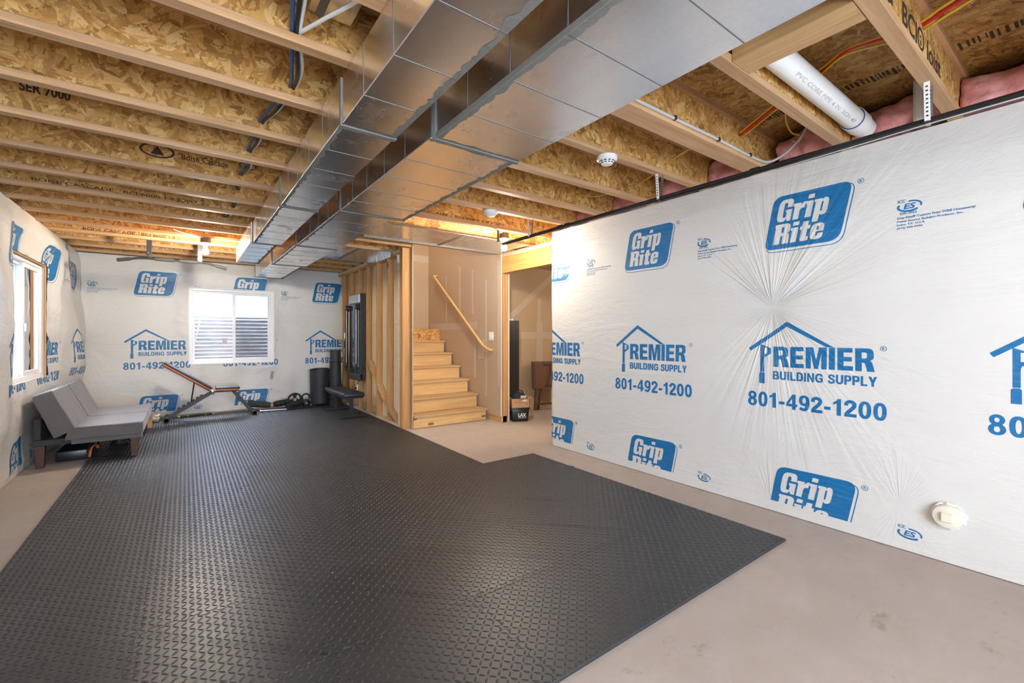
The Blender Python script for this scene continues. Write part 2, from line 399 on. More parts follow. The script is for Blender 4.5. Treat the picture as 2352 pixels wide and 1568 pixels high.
STEP = 0.03
class Sheet:
    """a printed plastic blanket hung on a wall; p runs to the right as seen from the room, z up"""
    def __init__(s, name, path, p0, p1, z0, z1, pins, billow, hole=None, seed=0.0, uaxis=0, usign=1, hpins=None):
        s.path = path; s.pins = pins; s.billow = billow; s.hole = hole; s.seed = seed; s.z0 = z0; s.z1 = z1
        s.ps = s.lines(p0, p1, hole[0:2] if hole else ()); s.zs = s.lines(z0, z1, hole[2:4] if hole else ())
        bp = [(a, b, R, A) for (a, b, R, A, D) in pins]
        s.mat = m_sheet(name + '_plastic', (0.70, 0.680, 0.640), uaxis, usign, bp)
        s.ink = m_sheet(name + '_ink', (0.007, 0.150, 0.360), uaxis, usign, bp, 0.42, True)
        s.cache = {}
    @staticmethod
    def lines(a, b, extra):
        n = round((b - a) / STEP); L = [a + (b - a) * i / n for i in range(n + 1)]
        for e in extra:
            k = min(range(len(L)), key=lambda i: abs(L[i] - e)); L[k] = e
        return L
    def h(s, p, z):
        key = (round(p, 5), round(z, 5))
        if key in s.cache: return s.cache[key]
        B = s.billow
        v = B * (0.55 + 0.9 * noise.noise((p * 0.9 + s.seed, z * 1.1, s.seed)))
        v += B * 0.28 * noise.noise((p * 3.1, z * 2.6 + s.seed, 4.0))
        for a, b, R, A, D in s.pins:
            du = p - a; dz = z - b; r = math.hypot(du, dz) + 1e-5
            th = math.atan2(dz, du)
            f = noise.noise((math.cos(th) * 2.6 + s.seed, math.sin(th) * 2.6, r * 0.5))
            v += -D * math.exp(-r / 0.28) + f * 0.014 * A * math.exp(-r / R) * min(1, r / 0.12)
        if s.hole:
            q0, q1, y0, y1 = s.hole
            d = math.hypot(max(q0 - p, 0, p - q1), max(y0 - z, 0, z - y1))
            w = min(1, d / 0.30); v = v * (w * w * (3 - 2 * w))
            v += 0.012 * noise.noise((p * 9, z * 9, 2.0)) * (1 if d < 0.2 else 0)
        e = min(1, max(0, (z - s.z0)) / 0.10); v *= 0.35 + 0.65 * e
        e = min(1, max(0, (s.z1 - z)) / 0.18); v *= e
        s.cache[key] = v; return v
    def pt(s, p, z, off=0.0):
        b, n = s.path(p); return b + n * (s.h(p, z) + off) + Vector((0, 0, z))
    def build(s, parent, name='insulation_blanket'):
        bm = bmesh.new(); G = [[bm.verts.new(s.pt(p, z)) for z in s.zs] for p in s.ps]
        for i in range(len(s.ps) - 1):
            pc = (s.ps[i] + s.ps[i + 1]) / 2
            for j in range(len(s.zs) - 1):
                zc = (s.zs[j] + s.zs[j + 1]) / 2
                if s.hole and s.hole[0] < pc < s.hole[1] and s.hole[2] < zc < s.hole[3]: continue
                bm.faces.new((G[i][j], G[i + 1][j], G[i + 1][j + 1], G[i][j + 1]))
        bmesh.ops.delete(bm, geom=[v for v in bm.verts if not v.link_faces], context='VERTS')
        me = bpy.data.meshes.new(name); bm.to_mesh(me); bm.free(); me.materials.append(s.mat)
        me.polygons.foreach_set('use_smooth', [True] * len(me.polygons))
        s.o = obj(name, me, parent); return s.o
    def interp(s, p, z):
        import bisect as bi
        i = min(max(bi.bisect_right(s.ps, p) - 1, 0), len(s.ps) - 2); j = min(max(bi.bisect_right(s.zs, z) - 1, 0), len(s.zs) - 2)
        a, b = s.ps[i], s.ps[i + 1]; c, d = s.zs[j], s.zs[j + 1]; u = (p - a) / (b - a); w = (z - c) / (d - c)
        A = s.pt(a, c, 0.0016) * (1 - u) + s.pt(b, c, 0.0016) * u; Bv = s.pt(a, d, 0.0016) * (1 - u) + s.pt(b, d, 0.0016) * u
        return A * (1 - w) + Bv * w
    def stamp(s, flat, p0, name, mat=None, zmin=None, dz=0.0):
        """lay the flat print mesh (x = p, y = z) on the sheet"""
        bm = bmesh.new(); bm.from_mesh(flat)
        for v in bm.verts: v.co.x += p0; v.co.y += dz
        xs = [v.co.x for v in bm.verts]; ys = [v.co.y for v in bm.verts]
        if not xs: bm.free(); return
        x0, x1, y0, y1 = min(xs), max(xs), min(ys), max(ys)
        if x1 < s.ps[0] + .01 or x0 > s.ps[-1] - .01: bm.free(); return
        def cut(val, ax, outer=False, inner=False):
            nn = Vector((1, 0, 0)) if ax == 0 else Vector((0, 1, 0)); co = nn * val
            bmesh.ops.bisect_plane(bm, geom=bm.verts[:] + bm.edges[:] + bm.faces[:], plane_co=co, plane_no=nn, clear_outer=outer, clear_inner=inner, dist=1e-6)
        lo = max(s.zs[0] + 0.001, zmin if zmin is not None else -9)
        if y0 < lo: cut(lo, 1, inner=True)
        if x0 < s.ps[0]: cut(s.ps[0] + .002, 0, inner=True)
        if x1 > s.ps[-1]: cut(s.ps[-1] - .002, 0, outer=True)
        for g in s.ps:
            if x0 < g < x1: cut(g, 0)
        for g in s.zs:
            if y0 < g < y1: cut(g, 1)
        if s.hole:
            a, b, c, d = s.hole
            kill = [f for f in bm.faces if a - .004 < f.calc_center_median().x < b + .004 and c - .004 < f.calc_center_median().y < d + .004]
            bmesh.ops.delete(bm, geom=kill, context='FACES')
        if not bm.faces: bm.free(); return
        for v in bm.verts: v.co = s.interp(v.co.x, v.co.y)
        me = bpy.data.meshes.new(name); bm.to_mesh(me); bm.free(); me.materials.append(mat or s.ink)
        me.polygons.foreach_set('use_smooth', [True] * len(me.polygons))
        return obj(name, me, s.o)

# ---- flat print art -------------------------------------------------
def rpoly(pts, n=5):
    out = []; m = len(pts)
    for i, p in enumerate(pts):
        r = p[2] if len(p) > 2 else 0; c = Vector(p[:2])
        if not r: out.append(c); continue
        a = Vector(pts[i - 1][:2]) - c; b = Vector(pts[(i + 1) % m][:2]) - c
        ra = min(r, a.length * .5); rb = min(r, b.length * .5)
        A = c + a.normalized() * ra; Bq = c + b.normalized() * rb
        for k in range(n + 1):
            t = k / n; out.append(A * (1 - t) ** 2 + c * 2 * t * (1 - t) + Bq * t * t)
    return out
GL = {
 'G': (80, [[(78, 62), (78, 100, 30), (0, 100, 32), (0, 0, 32), (44, 0, 6), (52, 12), (56, 0), (78, 0), (78, 52), (42, 52), (42, 40), (48, 40), (48, 17, 8), (31, 17, 8), (31, 83, 8), (48, 83, 8), (48, 62)]]),
 'r': (60, [[(4, 0), (35, 0), (35, 38, 6), (42, 47, 5), (58, 47), (60, 74), (48, 74, 8), (37, 62), (36, 72), (-3, 72), (-3, 60), (4, 60)]]),
 'i': (40, [[(4, 0), (35, 0), (35, 72), (-3, 72), (-3, 60), (4, 60)], [(4, 82), (35, 82), (35, 100), (4, 100)]]),
 'p': (72, [[(4, -26), (35, -26), (35, 4), (46, -2, 6), (70, 4, 22), (70, 70, 24), (46, 75, 8), (35, 66), (34, 72), (-3, 72), (-3, 60), (4, 60)], [(35, 16, 3), (43, 16, 3), (43, 58, 3), (35, 58, 3)]]),
 'R': (82, [[(0, 0), (35, 0), (35, 40), (44, 40, 5), (47, 0, 3), (80, 0), (78, 44, 12), (68, 52), (78, 60, 10), (78, 100, 26), (-4, 100), (-4, 86), (0, 86)], [(35, 56, 3), (46, 56, 4), (46, 84, 4), (35, 84, 3)]]),
 't': (54, [[(8, 16, 0), (8, 56), (0, 56), (0, 72), (8, 72), (12, 94), (39, 94), (39, 72), (52, 72), (52, 56), (39, 56), (39, 20, 5), (52, 18), (52, 0), (26, -2, 10), (8, 2, 14)]]),
 'e': (66, [[(64, 34), (64, 74, 28), (0, 74, 28), (0, -2, 28), (64, -2, 28), (64, 26), (37, 26), (37, 14, 4), (29, 14, 4), (29, 34)], [(29, 43), (37, 43), (37, 61, 4), (29, 61, 4)]]),
}
SG = {
 'R': (74, [[(0, 0), (24, 0), (24, 38), (36, 38, 8), (44, 0), (71, 0), (62, 40, 8), (54, 47), (68, 54, 8), (68, 100, 24), (0, 100)], [(24, 56), (44, 56, 8), (44, 82, 8), (24, 82)]]),
 'E': (64, [[(0, 0), (60, 0), (60, 20), (24, 20), (24, 41), (56, 41), (56, 60), (24, 60), (24, 80), (59, 80), (59, 100), (0, 100)]]),
 'M': (92, [[(0, 0), (22, 0), (22, 72), (36, 0), (52, 0), (66, 72), (66, 0), (88, 0), (88, 100), (56, 100), (44, 40), (32, 100), (0, 100)]]),
 'I': (29, [[(0, 0), (24, 0), (24, 100), (0, 100)]]),
}
def Ell(cx, cy, rx, ry, n=22): return ('E', [(cx + rx * math.copysign(abs(math.cos(t)) ** .86, math.cos(t)), cy + ry * math.copysign(abs(math.sin(t)) ** .86, math.sin(t))) for t in [2 * math.pi * k / n for k in range(n)]])
def Eight(n=40):
    out = []
    for k in range(n):
        a = 2 * math.pi * k / n; c, d = math.cos(a), math.sin(a); best = 0
        for cx, cy, rx, ry in ((28, 74, 25, 27), (28, 28, 28, 29)):
            ox, oy = 28 - cx, 51 - cy; A = (c / rx) ** 2 + (d / ry) ** 2; Bq = 2 * (ox * c / rx ** 2 + oy * d / ry ** 2); Cq = (ox / rx) ** 2 + (oy / ry) ** 2 - 1
            D = Bq * Bq - 4 * A * Cq
            if D > 0: best = max(best, (-Bq + math.sqrt(D)) / (2 * A))
        out.append((28 + best * c, 51 + best * d))
    return ('E', out)
def Stk(w, *pts): return ('S', w, pts)
BG = {
 '0': (60, [[Ell(28, 50, 28, 51), Ell(28, 50, 9.5, 33)]]),
 '8': (60, [[Eight(), Ell(28, 74, 8.5, 11), Ell(28, 28, 10, 14)]]),
 '1': (50, [[[(20, 0), (40, 0), (40, 100), (24, 100), (17, 86, 6), (3, 80), (3, 63), (20, 72)]]]),
 '4': (64, [[[(32, 0), (51, 0), (51, 21), (60, 21), (60, 38), (51, 38), (51, 100), (33, 100), (0, 40), (0, 21), (32, 21)], [(32, 38), (32, 72), (13, 38)]]]),
 '9': (60, [[Ell(28, 67, 28, 34), Ell(28, 67, 9.5, 18)], [Stk(19, (46.5, 67), (46, 42), (40, 19), (26, 9), (5, 18))]]),
 '2': (60, [[Stk(19, (9, 66), (12, 83), (28, 91), (44, 83), (46, 66), (34, 46), (18, 28), (8, 10))], [[(-1, 0), (57, 0), (57, 19), (5, 19)]]]),
 '-': (38, [[[(2, 28), (33, 28), (33, 47), (2, 47)]]]),
 'B': (74, [[[(0, 0), (0, 100), (63, 100, 28), (63, 54, 14), (56, 52), (69, 46, 10), (69, 0, 30)], [(21, 60), (21, 82), (43, 82, 8), (43, 60, 8)], [(21, 18), (21, 42), (47, 42, 8), (47, 18, 8)]]]),
 'U': (73, [[Stk(21, (10.5, 100), (10.5, 60), (10.5, 34), (16, 16), (34, 9), (52, 16), (57.5, 34), (57.5, 60), (57.5, 100))]]),
 'I': (28, [[[(0, 0), (21, 0), (21, 100), (0, 100)]]]),
 'L': (62, [[[(0, 0), (58, 0), (58, 19), (21, 19), (21, 100), (0, 100)]]]),
 'D': (75, [[[(0, 0), (0, 100), (69, 100, 42), (69, 0, 42)], [(21, 18), (21, 82), (47, 82, 22), (47, 18, 22)]]]),
 'N': (77, [[[(0, 0), (20, 0), (20, 64), (50, 0), (70, 0), (70, 100), (50, 100), (50, 36), (20, 100), (0, 100)]]]),
 'G': (80, [[Stk(20, (66, 66), (58, 84), (40, 91), (20, 84), (10, 62), (10, 38), (20, 16), (40, 9), (56, 12), (66, 22))], [[(42, 36), (75, 36), (75, 54), (42, 54)]], [[(56, 10), (75, 10), (75, 40), (56, 40)]]]),
 'S': (70, [[Stk(20, (58, 68), (51, 85), (34, 91), (16, 84), (12, 70), (24, 57), (46, 47), (57, 34), (53, 17), (34, 9), (15, 14), (7, 32))]]),
 'P': (68, [[[(0, 0), (0, 100), (64, 100, 30), (64, 36, 30), (21, 36), (21, 0)], [(21, 54), (21, 82), (42, 82, 10), (42, 54, 10)]]]),
 'Y': (74, [[[(26, 0), (47, 0), (47, 38), (73, 100), (49, 100), (37, 64), (24, 100), (0, 100), (26, 38)]]]),
 ' ': (34, []),
}
def bold_word(body, x0, x1, y0, y1, gap=5):
    tot = sum(BG[c][0] + gap for c in body) - gap - 3; sx = (x1 - x0) / tot; sy = (y1 - y0) / 100; x = 0; ms = []
    for c in body:
        w, groups = BG[c]
        for g in groups:
            polys = []
            for q in g:
                if q[0] == 'E': pl = [Vector(p) for p in q[1]]
                elif q[0] == 'S':
                    pl = stroke([(p.x, p.y) for p in catmull([(a, b, 0) for a, b in q[2]], 4)], q[1])
                else: pl = rpoly(q)
                polys.append([Vector((x0 + (x + p.x) * sx, y0 + p.y * sy)) for p in pl])
            ms.append(curve_mesh(polys))
        x += w + gap
    return join(*ms)
def curve_mesh(polys, text=None):
    cu = bpy.data.curves.new('print', 'CURVE'); cu.dimensions = '2D'; cu.fill_mode = 'BOTH'
    for pl in polys:
        sp = cu.splines.new('POLY'); sp.points.add(len(pl) - 1); sp.use_cyclic_u = True
        for q, p in zip(sp.points, pl): q.co = (p[0], p[1], 0, 1)
    return curve_to_mesh(cu)
def curve_to_mesh(cu):
    o = bpy.data.objects.new('tmp', cu); C.objects.link(o)
    dg = bpy.context.evaluated_depsgraph_get(); me = bpy.data.meshes.new_from_object(o.evaluated_get(dg))
    bpy.data.objects.remove(o); bpy.data.curves.remove(cu)
    me.materials.clear(); return me
def text_mesh(body, x0, x1, y0, y1, bold=0.0, shear=0.0, fit=True, spacing=1.0):
    cu = bpy.data.curves.new('t', 'FONT'); cu.body = body; cu.offset = bold; cu.shear = shear; cu.fill_mode = 'BOTH'; cu.resolution_u = 3
    cu.space_character = spacing
    me = curve_to_mesh(cu)
    xs = [v.co.x for v in me.vertices]; ys = [v.co.y for v in me.vertices]
    a, b, c, d = min(xs), max(xs), min(ys), max(ys)
    for v in me.vertices:
        v.co.x = x0 + (v.co.x - a) / (b - a) * (x1 - x0); v.co.y = y0 + (v.co.y - c) / (d - c) * (y1 - y0); v.co.z = 0
    return me
def join(*ms):
    bm = bmesh.new()
    for m in ms: bm.from_mesh(m)
    me = bpy.data.meshes.new('print'); bm.to_mesh(me); bm.free(); return me
def word(word_, table, x0, y0, x1, h, shear=0.0, gap=4):
    polys = []; x = 0; tot = sum(table[c][0] + gap for c in word_) - gap
    sx = (x1 - x0) / tot; sy = h / 100
    for c in word_:
        w, pl = table[c]
        for q in pl: polys.append([Vector((x0 + (x + p.x) * sx + p.y * sy * shear, y0 + p.y * sy)) for p in rpoly(q)])
        x += w + gap
    return polys
def circle(cx, cy, r, n=20, ry=None): return [Vector((cx + r * math.cos(2 * math.pi * k / n), cy + (ry or r) * math.sin(2 * math.pi * k / n))) for k in range(n)]
def stroke(pts, w):
    pts = [Vector(p) for p in pts]; L = []; R = []
    for i, p in enumerate(pts):
        t = (pts[min(i + 1, len(pts) - 1)] - pts[max(i - 1, 0)]).normalized(); nn = Vector((-t.y, t.x))
        L.append(p + nn * w / 2); R.append(p - nn * w / 2)
    return L + R[::-1]
def registered(cx, cy, r):
    return join(curve_mesh([circle(cx, cy, r), circle(cx, cy, r * 0.84)]), text_mesh('R', cx - r * .38, cx + r * .42, cy - r * .5, cy + r * .5, 0.01))
def art_brand():
    zt, zb = 2.240, 1.872; sh = 0.20
    def sl(x, z): return (x + (z - zb) * sh, z)
    def box(dx, dz, g):
        return rpoly([(*sl(.112 + dx - g, zb + dz - g), .055), (*sl(.575 + dx + g, zb + dz - g), .075), (*sl(.575 + dx + g, zt + dz + g), .06), (*sl(.112 + dx - g, zt + dz + g), .06)], 7)
    polys = [box(0, 0, 0)]
    polys += word('Grip', GL, .194, 2.060, .505, .150, sh, 3)
    polys += word('Rite', GL, .170, 1.905, .480, .138, sh, 3)
    m = curve_mesh(polys)
    b = box(.014, -.016, .004); n = len(b)
    # thin drop outline: along the bottom and the right side only
    seg = b[2:2 + 8 + 8 + 4]
    return join(m, curve_mesh([stroke(seg, .005)]), registered(.688, 2.222, .017))
def art_supplier():
    roof = [Vector(p) for p in ((.006, 1.168), (.262, 1.356), (.540, 1.182), (.500, 1.182), (.262, 1.322), (.020, 1.146))]
    P = [Vector(p) for p in ((.086, .995), (.086, 1.198))] + rpoly([(.158, 1.198, .03), (.158, 1.100, .03)])[0:12] + [Vector((.113, 1.100)), Vector((.113, .995))]
    Pc = rpoly([(.113, 1.126), (.134, 1.126, .012), (.134, 1.172, .012), (.113, 1.172)])
    base = [Vector(p) for p in ((.080, .912), (.117, .912), (.117, .985), (.110, .992), (.089, .992), (.080, .985))]
    polys = [roof, P, Pc]
    m = curve_mesh(polys); m2 = curve_mesh([base]); m3 = curve_mesh(word('REMIER', SG, .176, 1.036, .760, .144, 0, 5))
    return join(m, m2, m3, bold_word('BUILDING SUPPLY', .174, .766, .946, 1.006), registered(.800, 1.180, .016))
def art_phone(): return bold_word('801-492-1200', 0, .815, .744, .850)
def art_notice(small=False):
    e = [Vector((.917 + .050 * math.cos(a), 2.010 + .026 * math.sin(a))) for a in [math.radians(d) for d in range(150, 330, 12)]]
    e2 = [Vector((.922 + .048 * math.cos(a), 2.014 + .026 * math.sin(a))) for a in [math.radians(d) for d in range(-20, 110, 12)]]
    ms = [curve_mesh([stroke(e, .010)]), curve_mesh([stroke(e2, .008)]), text_mesh('ES', .892, .945, 1.996, 2.028, 0.03, 0.2), text_mesh('ICC', .866, .900, 2.036, 2.054, 0.03)]
    if not small:
        ms += [text_mesh('ESR-3022', .876, .950, 1.966, 1.980, 0.02), text_mesh('Grip-Rite® Custom Print WRB Housewrap', .862, 1.187, 1.938, 1.956, 0.018),
               text_mesh('Prime Source Building Products, Inc.', .862, 1.140, 1.918, 1.934, 0.018), text_mesh('Irving, TX  U.S.A', .862, .985, 1.899, 1.914, 0.018), text_mesh('(972) 999-9990', .862, .975, 1.880, 1.894, 0.018)]
    return join(*ms)
BRAND = art_brand(); SUPPLIER = art_supplier(); PHONE = art_phone(); NOTICE = art_notice(); NOTICE_S = art_notice(True)
def print_all(sh, offsets, cutz=0.078):
    for o in offsets:
        sh.stamp(BRAND, o, 'printed_brand_logo'); sh.stamp(SUPPLIER, o, 'printed_supplier_logo'); sh.stamp(PHONE, o, 'printed_phone_number')
        sh.stamp(NOTICE, o, 'printed_notice'); sh.stamp(BRAND, o + .02, 'printed_brand_logo', zmin=cutz, dz=-1.905)
        sh.stamp(NOTICE_S, o, 'printed_notice', zmin=.05, dz=-1.905)

# ================================================================== THE SETTING
ZC = 2.44                    # underside of the joists
DECK = ZC + 0.302            # underside of the subfloor
fl = MB().box(-2.2, 7.2, -3.2, 9.6, -0.12, 0.0).build('floor', M['concrete']); tag(fl, kind='structure')

# ---- ceiling: strand board deck with wooden I-joists
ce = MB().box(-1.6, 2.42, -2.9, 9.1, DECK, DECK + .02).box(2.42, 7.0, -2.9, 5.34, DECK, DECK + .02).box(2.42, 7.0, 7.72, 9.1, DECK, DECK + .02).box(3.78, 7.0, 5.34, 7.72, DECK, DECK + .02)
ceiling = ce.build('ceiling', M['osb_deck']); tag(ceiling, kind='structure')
JY = [-2.45, -1.95, -1.45, -0.95, -0.46, 0.03, .518, 1.012, 1.53, 1.985, 2.493, 3.005, 3.503, 4.08, 4.612, 5.095, 5.601, 6.075, 6.572, 7.071, 7.572, 8.075, 8.575]
JOIST = {}
for y in JY:
    wide = 0.130 if abs(y - 1.53) < .01 else 0.058
    x1 = 3.78 if y < 5.2 or y > 7.7 else 2.44
    j = MB().box(-1.45, x1, y - .0055, y + .0055, ZC + .030, DECK - .030).build('ceiling_joist', M['osb_web'], ceiling)
    MB().box(-1.45, x1, y - wide / 2, y + wide / 2, ZC, ZC + .036, .0015, 1).build('bottom_flange', M['joist_wood'], j)
    MB().box(-1.45, x1, y - .029, y + .029, DECK - .036, DECK - .0005).build('top_flange', M['joist_wood'], j)
    JOIST[y] = j
# rim boards closing the joist bays
MB().box(3.78, 3.81, -2.9, 5.24, ZC, DECK).build('rim_board', M['osb_y'], ceiling)
MB().box(-1.50, -1.46, -2.9, 9.0, ZC, DECK).build('rim_board', M['osb_y'], ceiling)
MB().box(-1.5, 3.8, 8.92, 8.96, ZC, DECK).build('rim_board', M['osb_web'], ceiling)
MB().box(1.905, 2.055, .55, .982, ZC + .002, ZC + .185, .002).build('blocking', M['wood_y'], ceiling)
for yy in (.60, .80): MB().box(1.899, 1.905, yy, yy + .02, ZC + .05, ZC + .19).build('hanger_clip', M['galv_dull'], ceiling)
# LVL header across the stair opening
MB().box(1.85, 3.70, 5.275, 5.36, ZC - .004, DECK).build('header_beam', M['wood_x'], ceiling)

# stamped lettering on the joists
def joist_text(body, y, x0, x1, z0, z1, par, bold=.01):
    me = text_mesh(body, x0, x1, z0, z1, bold)
    for v in me.vertices: v.co = (v.co.x, y, v.co.y)
    me.materials.append(M['black_ink']); return obj('stamped_lettering', me, par)
web = lambda y: y - .0062
joist_text('BCI® Joist', web(.518), 2.35, 3.02, 2.50, 2.63, JOIST[.518], .02)
joist_text('Boise', web(.518), 1.90, 2.22, 2.50, 2.63, JOIST[.518], .02)
joist_text('BOISE CASCADE   BCI 6000 1.8 JOIST', web(1.012), 2.0, 3.2, 2.482, 2.506, JOIST[1.012])
joist_text('Boise Cascade', web(4.08), -.02, .27, 2.555, 2.60, JOIST[4.08])
joist_text('BOISE CASCADE   BCI 6000 1.8 JOIST', web(5.095), -.98, .1, 2.482, 2.515, JOIST[5.095])
joist_text('BOISE CASCADE   BCI 6000 1.8', web(7.071), -.95, -.1, 2.482, 2.515, JOIST[7.071])
joist_text('BOISE CASCADE   BCI 6000 1.8 JOIST', web(4.08), 1.6, 2.9, 2.482, 2.510, JOIST[4.08])
joist_text('SER 7000', web(3.503), -.72, -.52, 2.58, 2.635, JOIST[3.503], .03)
for par, y, cx, cz, rx in ((JOIST[4.08], 4.08, -.16, 2.585, .10), (JOIST[4.08], 4.08, .40, 2.60, .06)):
    me = curve_mesh([circle(cx, cz, rx, 24, rx * .5), circle(cx, cz, rx * .86, 24, rx * .40), [Vector((cx - rx * .4, cz - rx * .28)), Vector((cx + rx * .4, cz - rx * .28)), Vector((cx, cz + rx * .36))]])
    for v in me.vertices: v.co = (v.co.x, web(y), v.co.y)
    me.materials.append(M['black_ink']); obj('stamped_lettering', me, par)
# barcode like stamps along the subfloor edge at the right
k = MB(); rr = random.Random(3); yy = .06
while yy < 1.50:
    w = rr.uniform(.004, .014)
    if not any(abs(yy - j) < .04 for j in JY): k.box(3.16, 3.16 + rr.uniform(.05, .09), yy, yy + w, DECK - .0008, DECK - .0002)
    yy += w + rr.uniform(.006, .02)
k.build('stamped_lettering', M['black_ink'], ceiling)

# ---- right wall: foundation behind a printed insulation blanket
wr_ = MB().box(3.46, 3.76, -2.9, 3.80, 0, ZC).build('wall_right', M['concrete']); tag(wr_, kind='structure')
def path_right(p):
    y = -p; r = .05; yc = 3.862
    if y <= yc - r: return Vector((3.395, y, 0)), Vector((-1, 0, 0))
    a = (y - (yc - r)) / r
    if a < P2: return Vector((3.395 + r - r * math.cos(a), yc - r + r * math.sin(a), 0)), Vector((-math.cos(a), math.sin(a), 0))
    return Vector((3.395 + r + (y - (yc - r)) - r * P2, yc, 0)), Vector((0, 1, 0))
RPINS = [(-1.462, 1.463, .75, 1.9, .014), (-1.47, .06, .22, .8, .01), (-3.60, 2.40, .16, .9, .01), (-.75, .26, .3, .35, .0)]
SR = Sheet('right', path_right, -4.17, 2.52, 0.004, 2.439, RPINS, .012, None, 3.0, 1, -1)
SR.build(wr_); print_all(SR, [-4.137, -2.893, -1.624, -.393, .86])
# far wall with a window
FH = (.055, 1.255, .80, 2.025)
wf = MB()
for b in ((-1.7, FH[0], 0, DECK), (FH[1], 3.8, 0, DECK), (FH[0], FH[1], 0, FH[2]), (FH[0], FH[1], FH[3], DECK)): wf.box(b[0], b[1], 8.87, 9.12, b[2], b[3])
wf = wf.build('wall_far', M['concrete']); tag(wf, kind='structure')
FPINS = [(-1.18, 1.13, .5, .9, .05), (1.33, 1.38, .40, 1.0, .03), (.72, .78, .32, .8, .02), (.66, .10, .30, 1.0, .02), (1.58, .26, .28, 1.0, .02), (1.8, 1.4, .4, .5, .0)]
SF = Sheet('far', lambda p: (Vector((p, 8.785, 0)), Vector((0, -1, 0))), -1.30, 2.50, 0.004, 2.455, FPINS, .030, FH, 8.0, 0, 1)
SF.build(wf); print_all(SF, [-1.998, -.743, .512, 1.767])
MB().obox(Vector((1.225, 8.752, .565)), (.045, .003, .135), Matrix.Rotation(.14, 3, 'Y')).build('tape_patch', M['grey_tape'], wf)
# left wall with a window
LH = (5.80, 7.04, .815, 2.03)
wl = MB()
for b in ((-2.9, LH[0], 0, DECK), (LH[1], 9.1, 0, DECK), (LH[0], LH[1], 0, LH[2]), (LH[0], LH[1], LH[3], DECK)): wl.box(-1.60, -1.34, b[0], b[1], b[2], b[3])
wl = wl.build('wall_left', M['concrete']); tag(wl, kind='structure')
LPINS = [(7.12, 1.38, .45, 1.2, .05), (5.72, 1.28, .55, 1.2, .03), (6.50, 2.14, .3, .9, .03), (5.80, .78, .35, 1.0, .02), (8.6, 1.2, .4, .7, .03)]
SL = Sheet('left', lambda p: (Vector((-1.235, p, 0)), Vector((1, 0, 0))), -2.55, 8.80, 0.004, 2.455, LPINS, .115, LH, 15.0, 1, 1)
SL.build(wl); print_all(SL, [2.84, 4.10, 5.35, 6.61, 7.86])
# near wall (behind the camera) with a wide opening added to let light in
wn = MB()
for b in ((-1.6, -.95, 0, DECK), (1.75, 3.8, 0, DECK), (-.95, 1.75, 0, .32), (-.95, 1.75, 2.38, DECK)): wn.box(b[0], b[1], -2.80, -2.55, b[2], b[3])
wn = wn.build('wall_near', M['drywall']); tag(wn, kind='structure')
for x in (-.92, .40, 1.72): MB().box(x - .03, x + .03, -2.70, -2.62, .32, 2.38).build('added_mullion', M['vinyl'], wn)

# ---- windows
def window(name, fr, a0, a1, z0, z1, parent=None):
    """fr(a, depth, z): a to the right, depth outwards"""
    def bx(mb, p0, p1, d0, d1, q0, q1):
        c = [fr(p0, d0, q0), fr(p1, d0, q0), fr(p1, d1, q0), fr(p0, d1, q0), fr(p0, d0, q1), fr(p1, d0, q1), fr(p1, d1, q1), fr(p0, d1, q1)]
        mb.quadbox(c, .003, 1)
    w = thing(name, None, None); w['kind'] = 'structure'
    f = MB(); t = .040
    bx(f, a0, a0 + t, 0, .10, z0, z1); bx(f, a1 - t, a1, 0, .10, z0, z1); bx(f, a0 + t, a1 - t, 0, .10, z0, z0 + t); bx(f, a0 + t, a1 - t, 0, .10, z1 - t, z1)
    f.build('window_frame', M['vinyl'], w)
    m = (a0 + a1) / 2 + .01
    for (p0, p1, d, gl) in ((a0 + t, m + .015, .045, 'glass'), (m - .02, a1 - t, .015, 'glass_screen')):
        s_ = MB(); k = .032 if gl == 'glass' else .045
        bx(s_, p0, p0 + k, d, d + .03, z0 + t, z1 - t); bx(s_, p1 - k, p1, d, d + .03, z0 + t, z1 - t); bx(s_, p0 + k, p1 - k, d, d + .03, z0 + t, z0 + t + k); bx(s_, p0 + k, p1 - k, d, d + .03, z1 - t - k, z1 - t)
        sash = s_.build('sash', M['vinyl'], w)
        g = MB(); bx(g, p0 + k, p1 - k, d + .013, d + .017, z0 + t + k, z1 - t - k); g.build('pane', M[gl], sash)
    l = MB(); bx(l, m - .016, m + .004, -.004, .012, 1.30, 1.38); l.build('latch', M['vinyl'], w)
    r = MB(); d1 = .02
    return w
w1 = window('window_1', lambda a, d, z: Vector((a, 8.815 + d, z)), FH[0], FH[1], FH[2], FH[3])
w2 = window('window_2', lambda a, d, z: Vector((-1.275 - d, a, z)), LH[0], LH[1], LH[2], LH[3])
rv = MB().box(FH[0] - .012, FH[0], 8.775, 8.88, FH[2], FH[3]).box(FH[1], FH[1] + .012, 8.775, 8.88, FH[2], FH[3]).box(FH[0], FH[1], 8.775, 8.88, FH[2] - .012, FH[2]).box(FH[0], FH[1], 8.775, 8.88, FH[3], FH[3] + .012)
rv.build('jamb', M['white_plastic'], w1)
rv = MB().box(-1.36, -1.243, LH[1], LH[1] + .016, LH[2], LH[3]).box(-1.36, -1.243, LH[0] - .016, LH[0], LH[2], LH[3]).box(-1.36, -1.243, LH[0], LH[1], LH[2] - .016, LH[2]).box(-1.36, -1.243, LH[0], LH[1], LH[3], LH[3] + .016)
rv.build('jamb', M['white_plastic'], w2)
MB().box(-1.262, -1.246, LH[1] - .012, LH[1] - .001, LH[2], LH[3]).box(-1.262, -1.246, LH[0] + .01, LH[1] - .012, LH[3] - .012, LH[3] - .001).build('wood_trim', M['wood_z'], w2)
me = text_mesh('NOTICE', .50, .57, 1.195, 1.215, .03); 
for v in me.vertices: v.co = (v.co.x, 8.871, v.co.y)
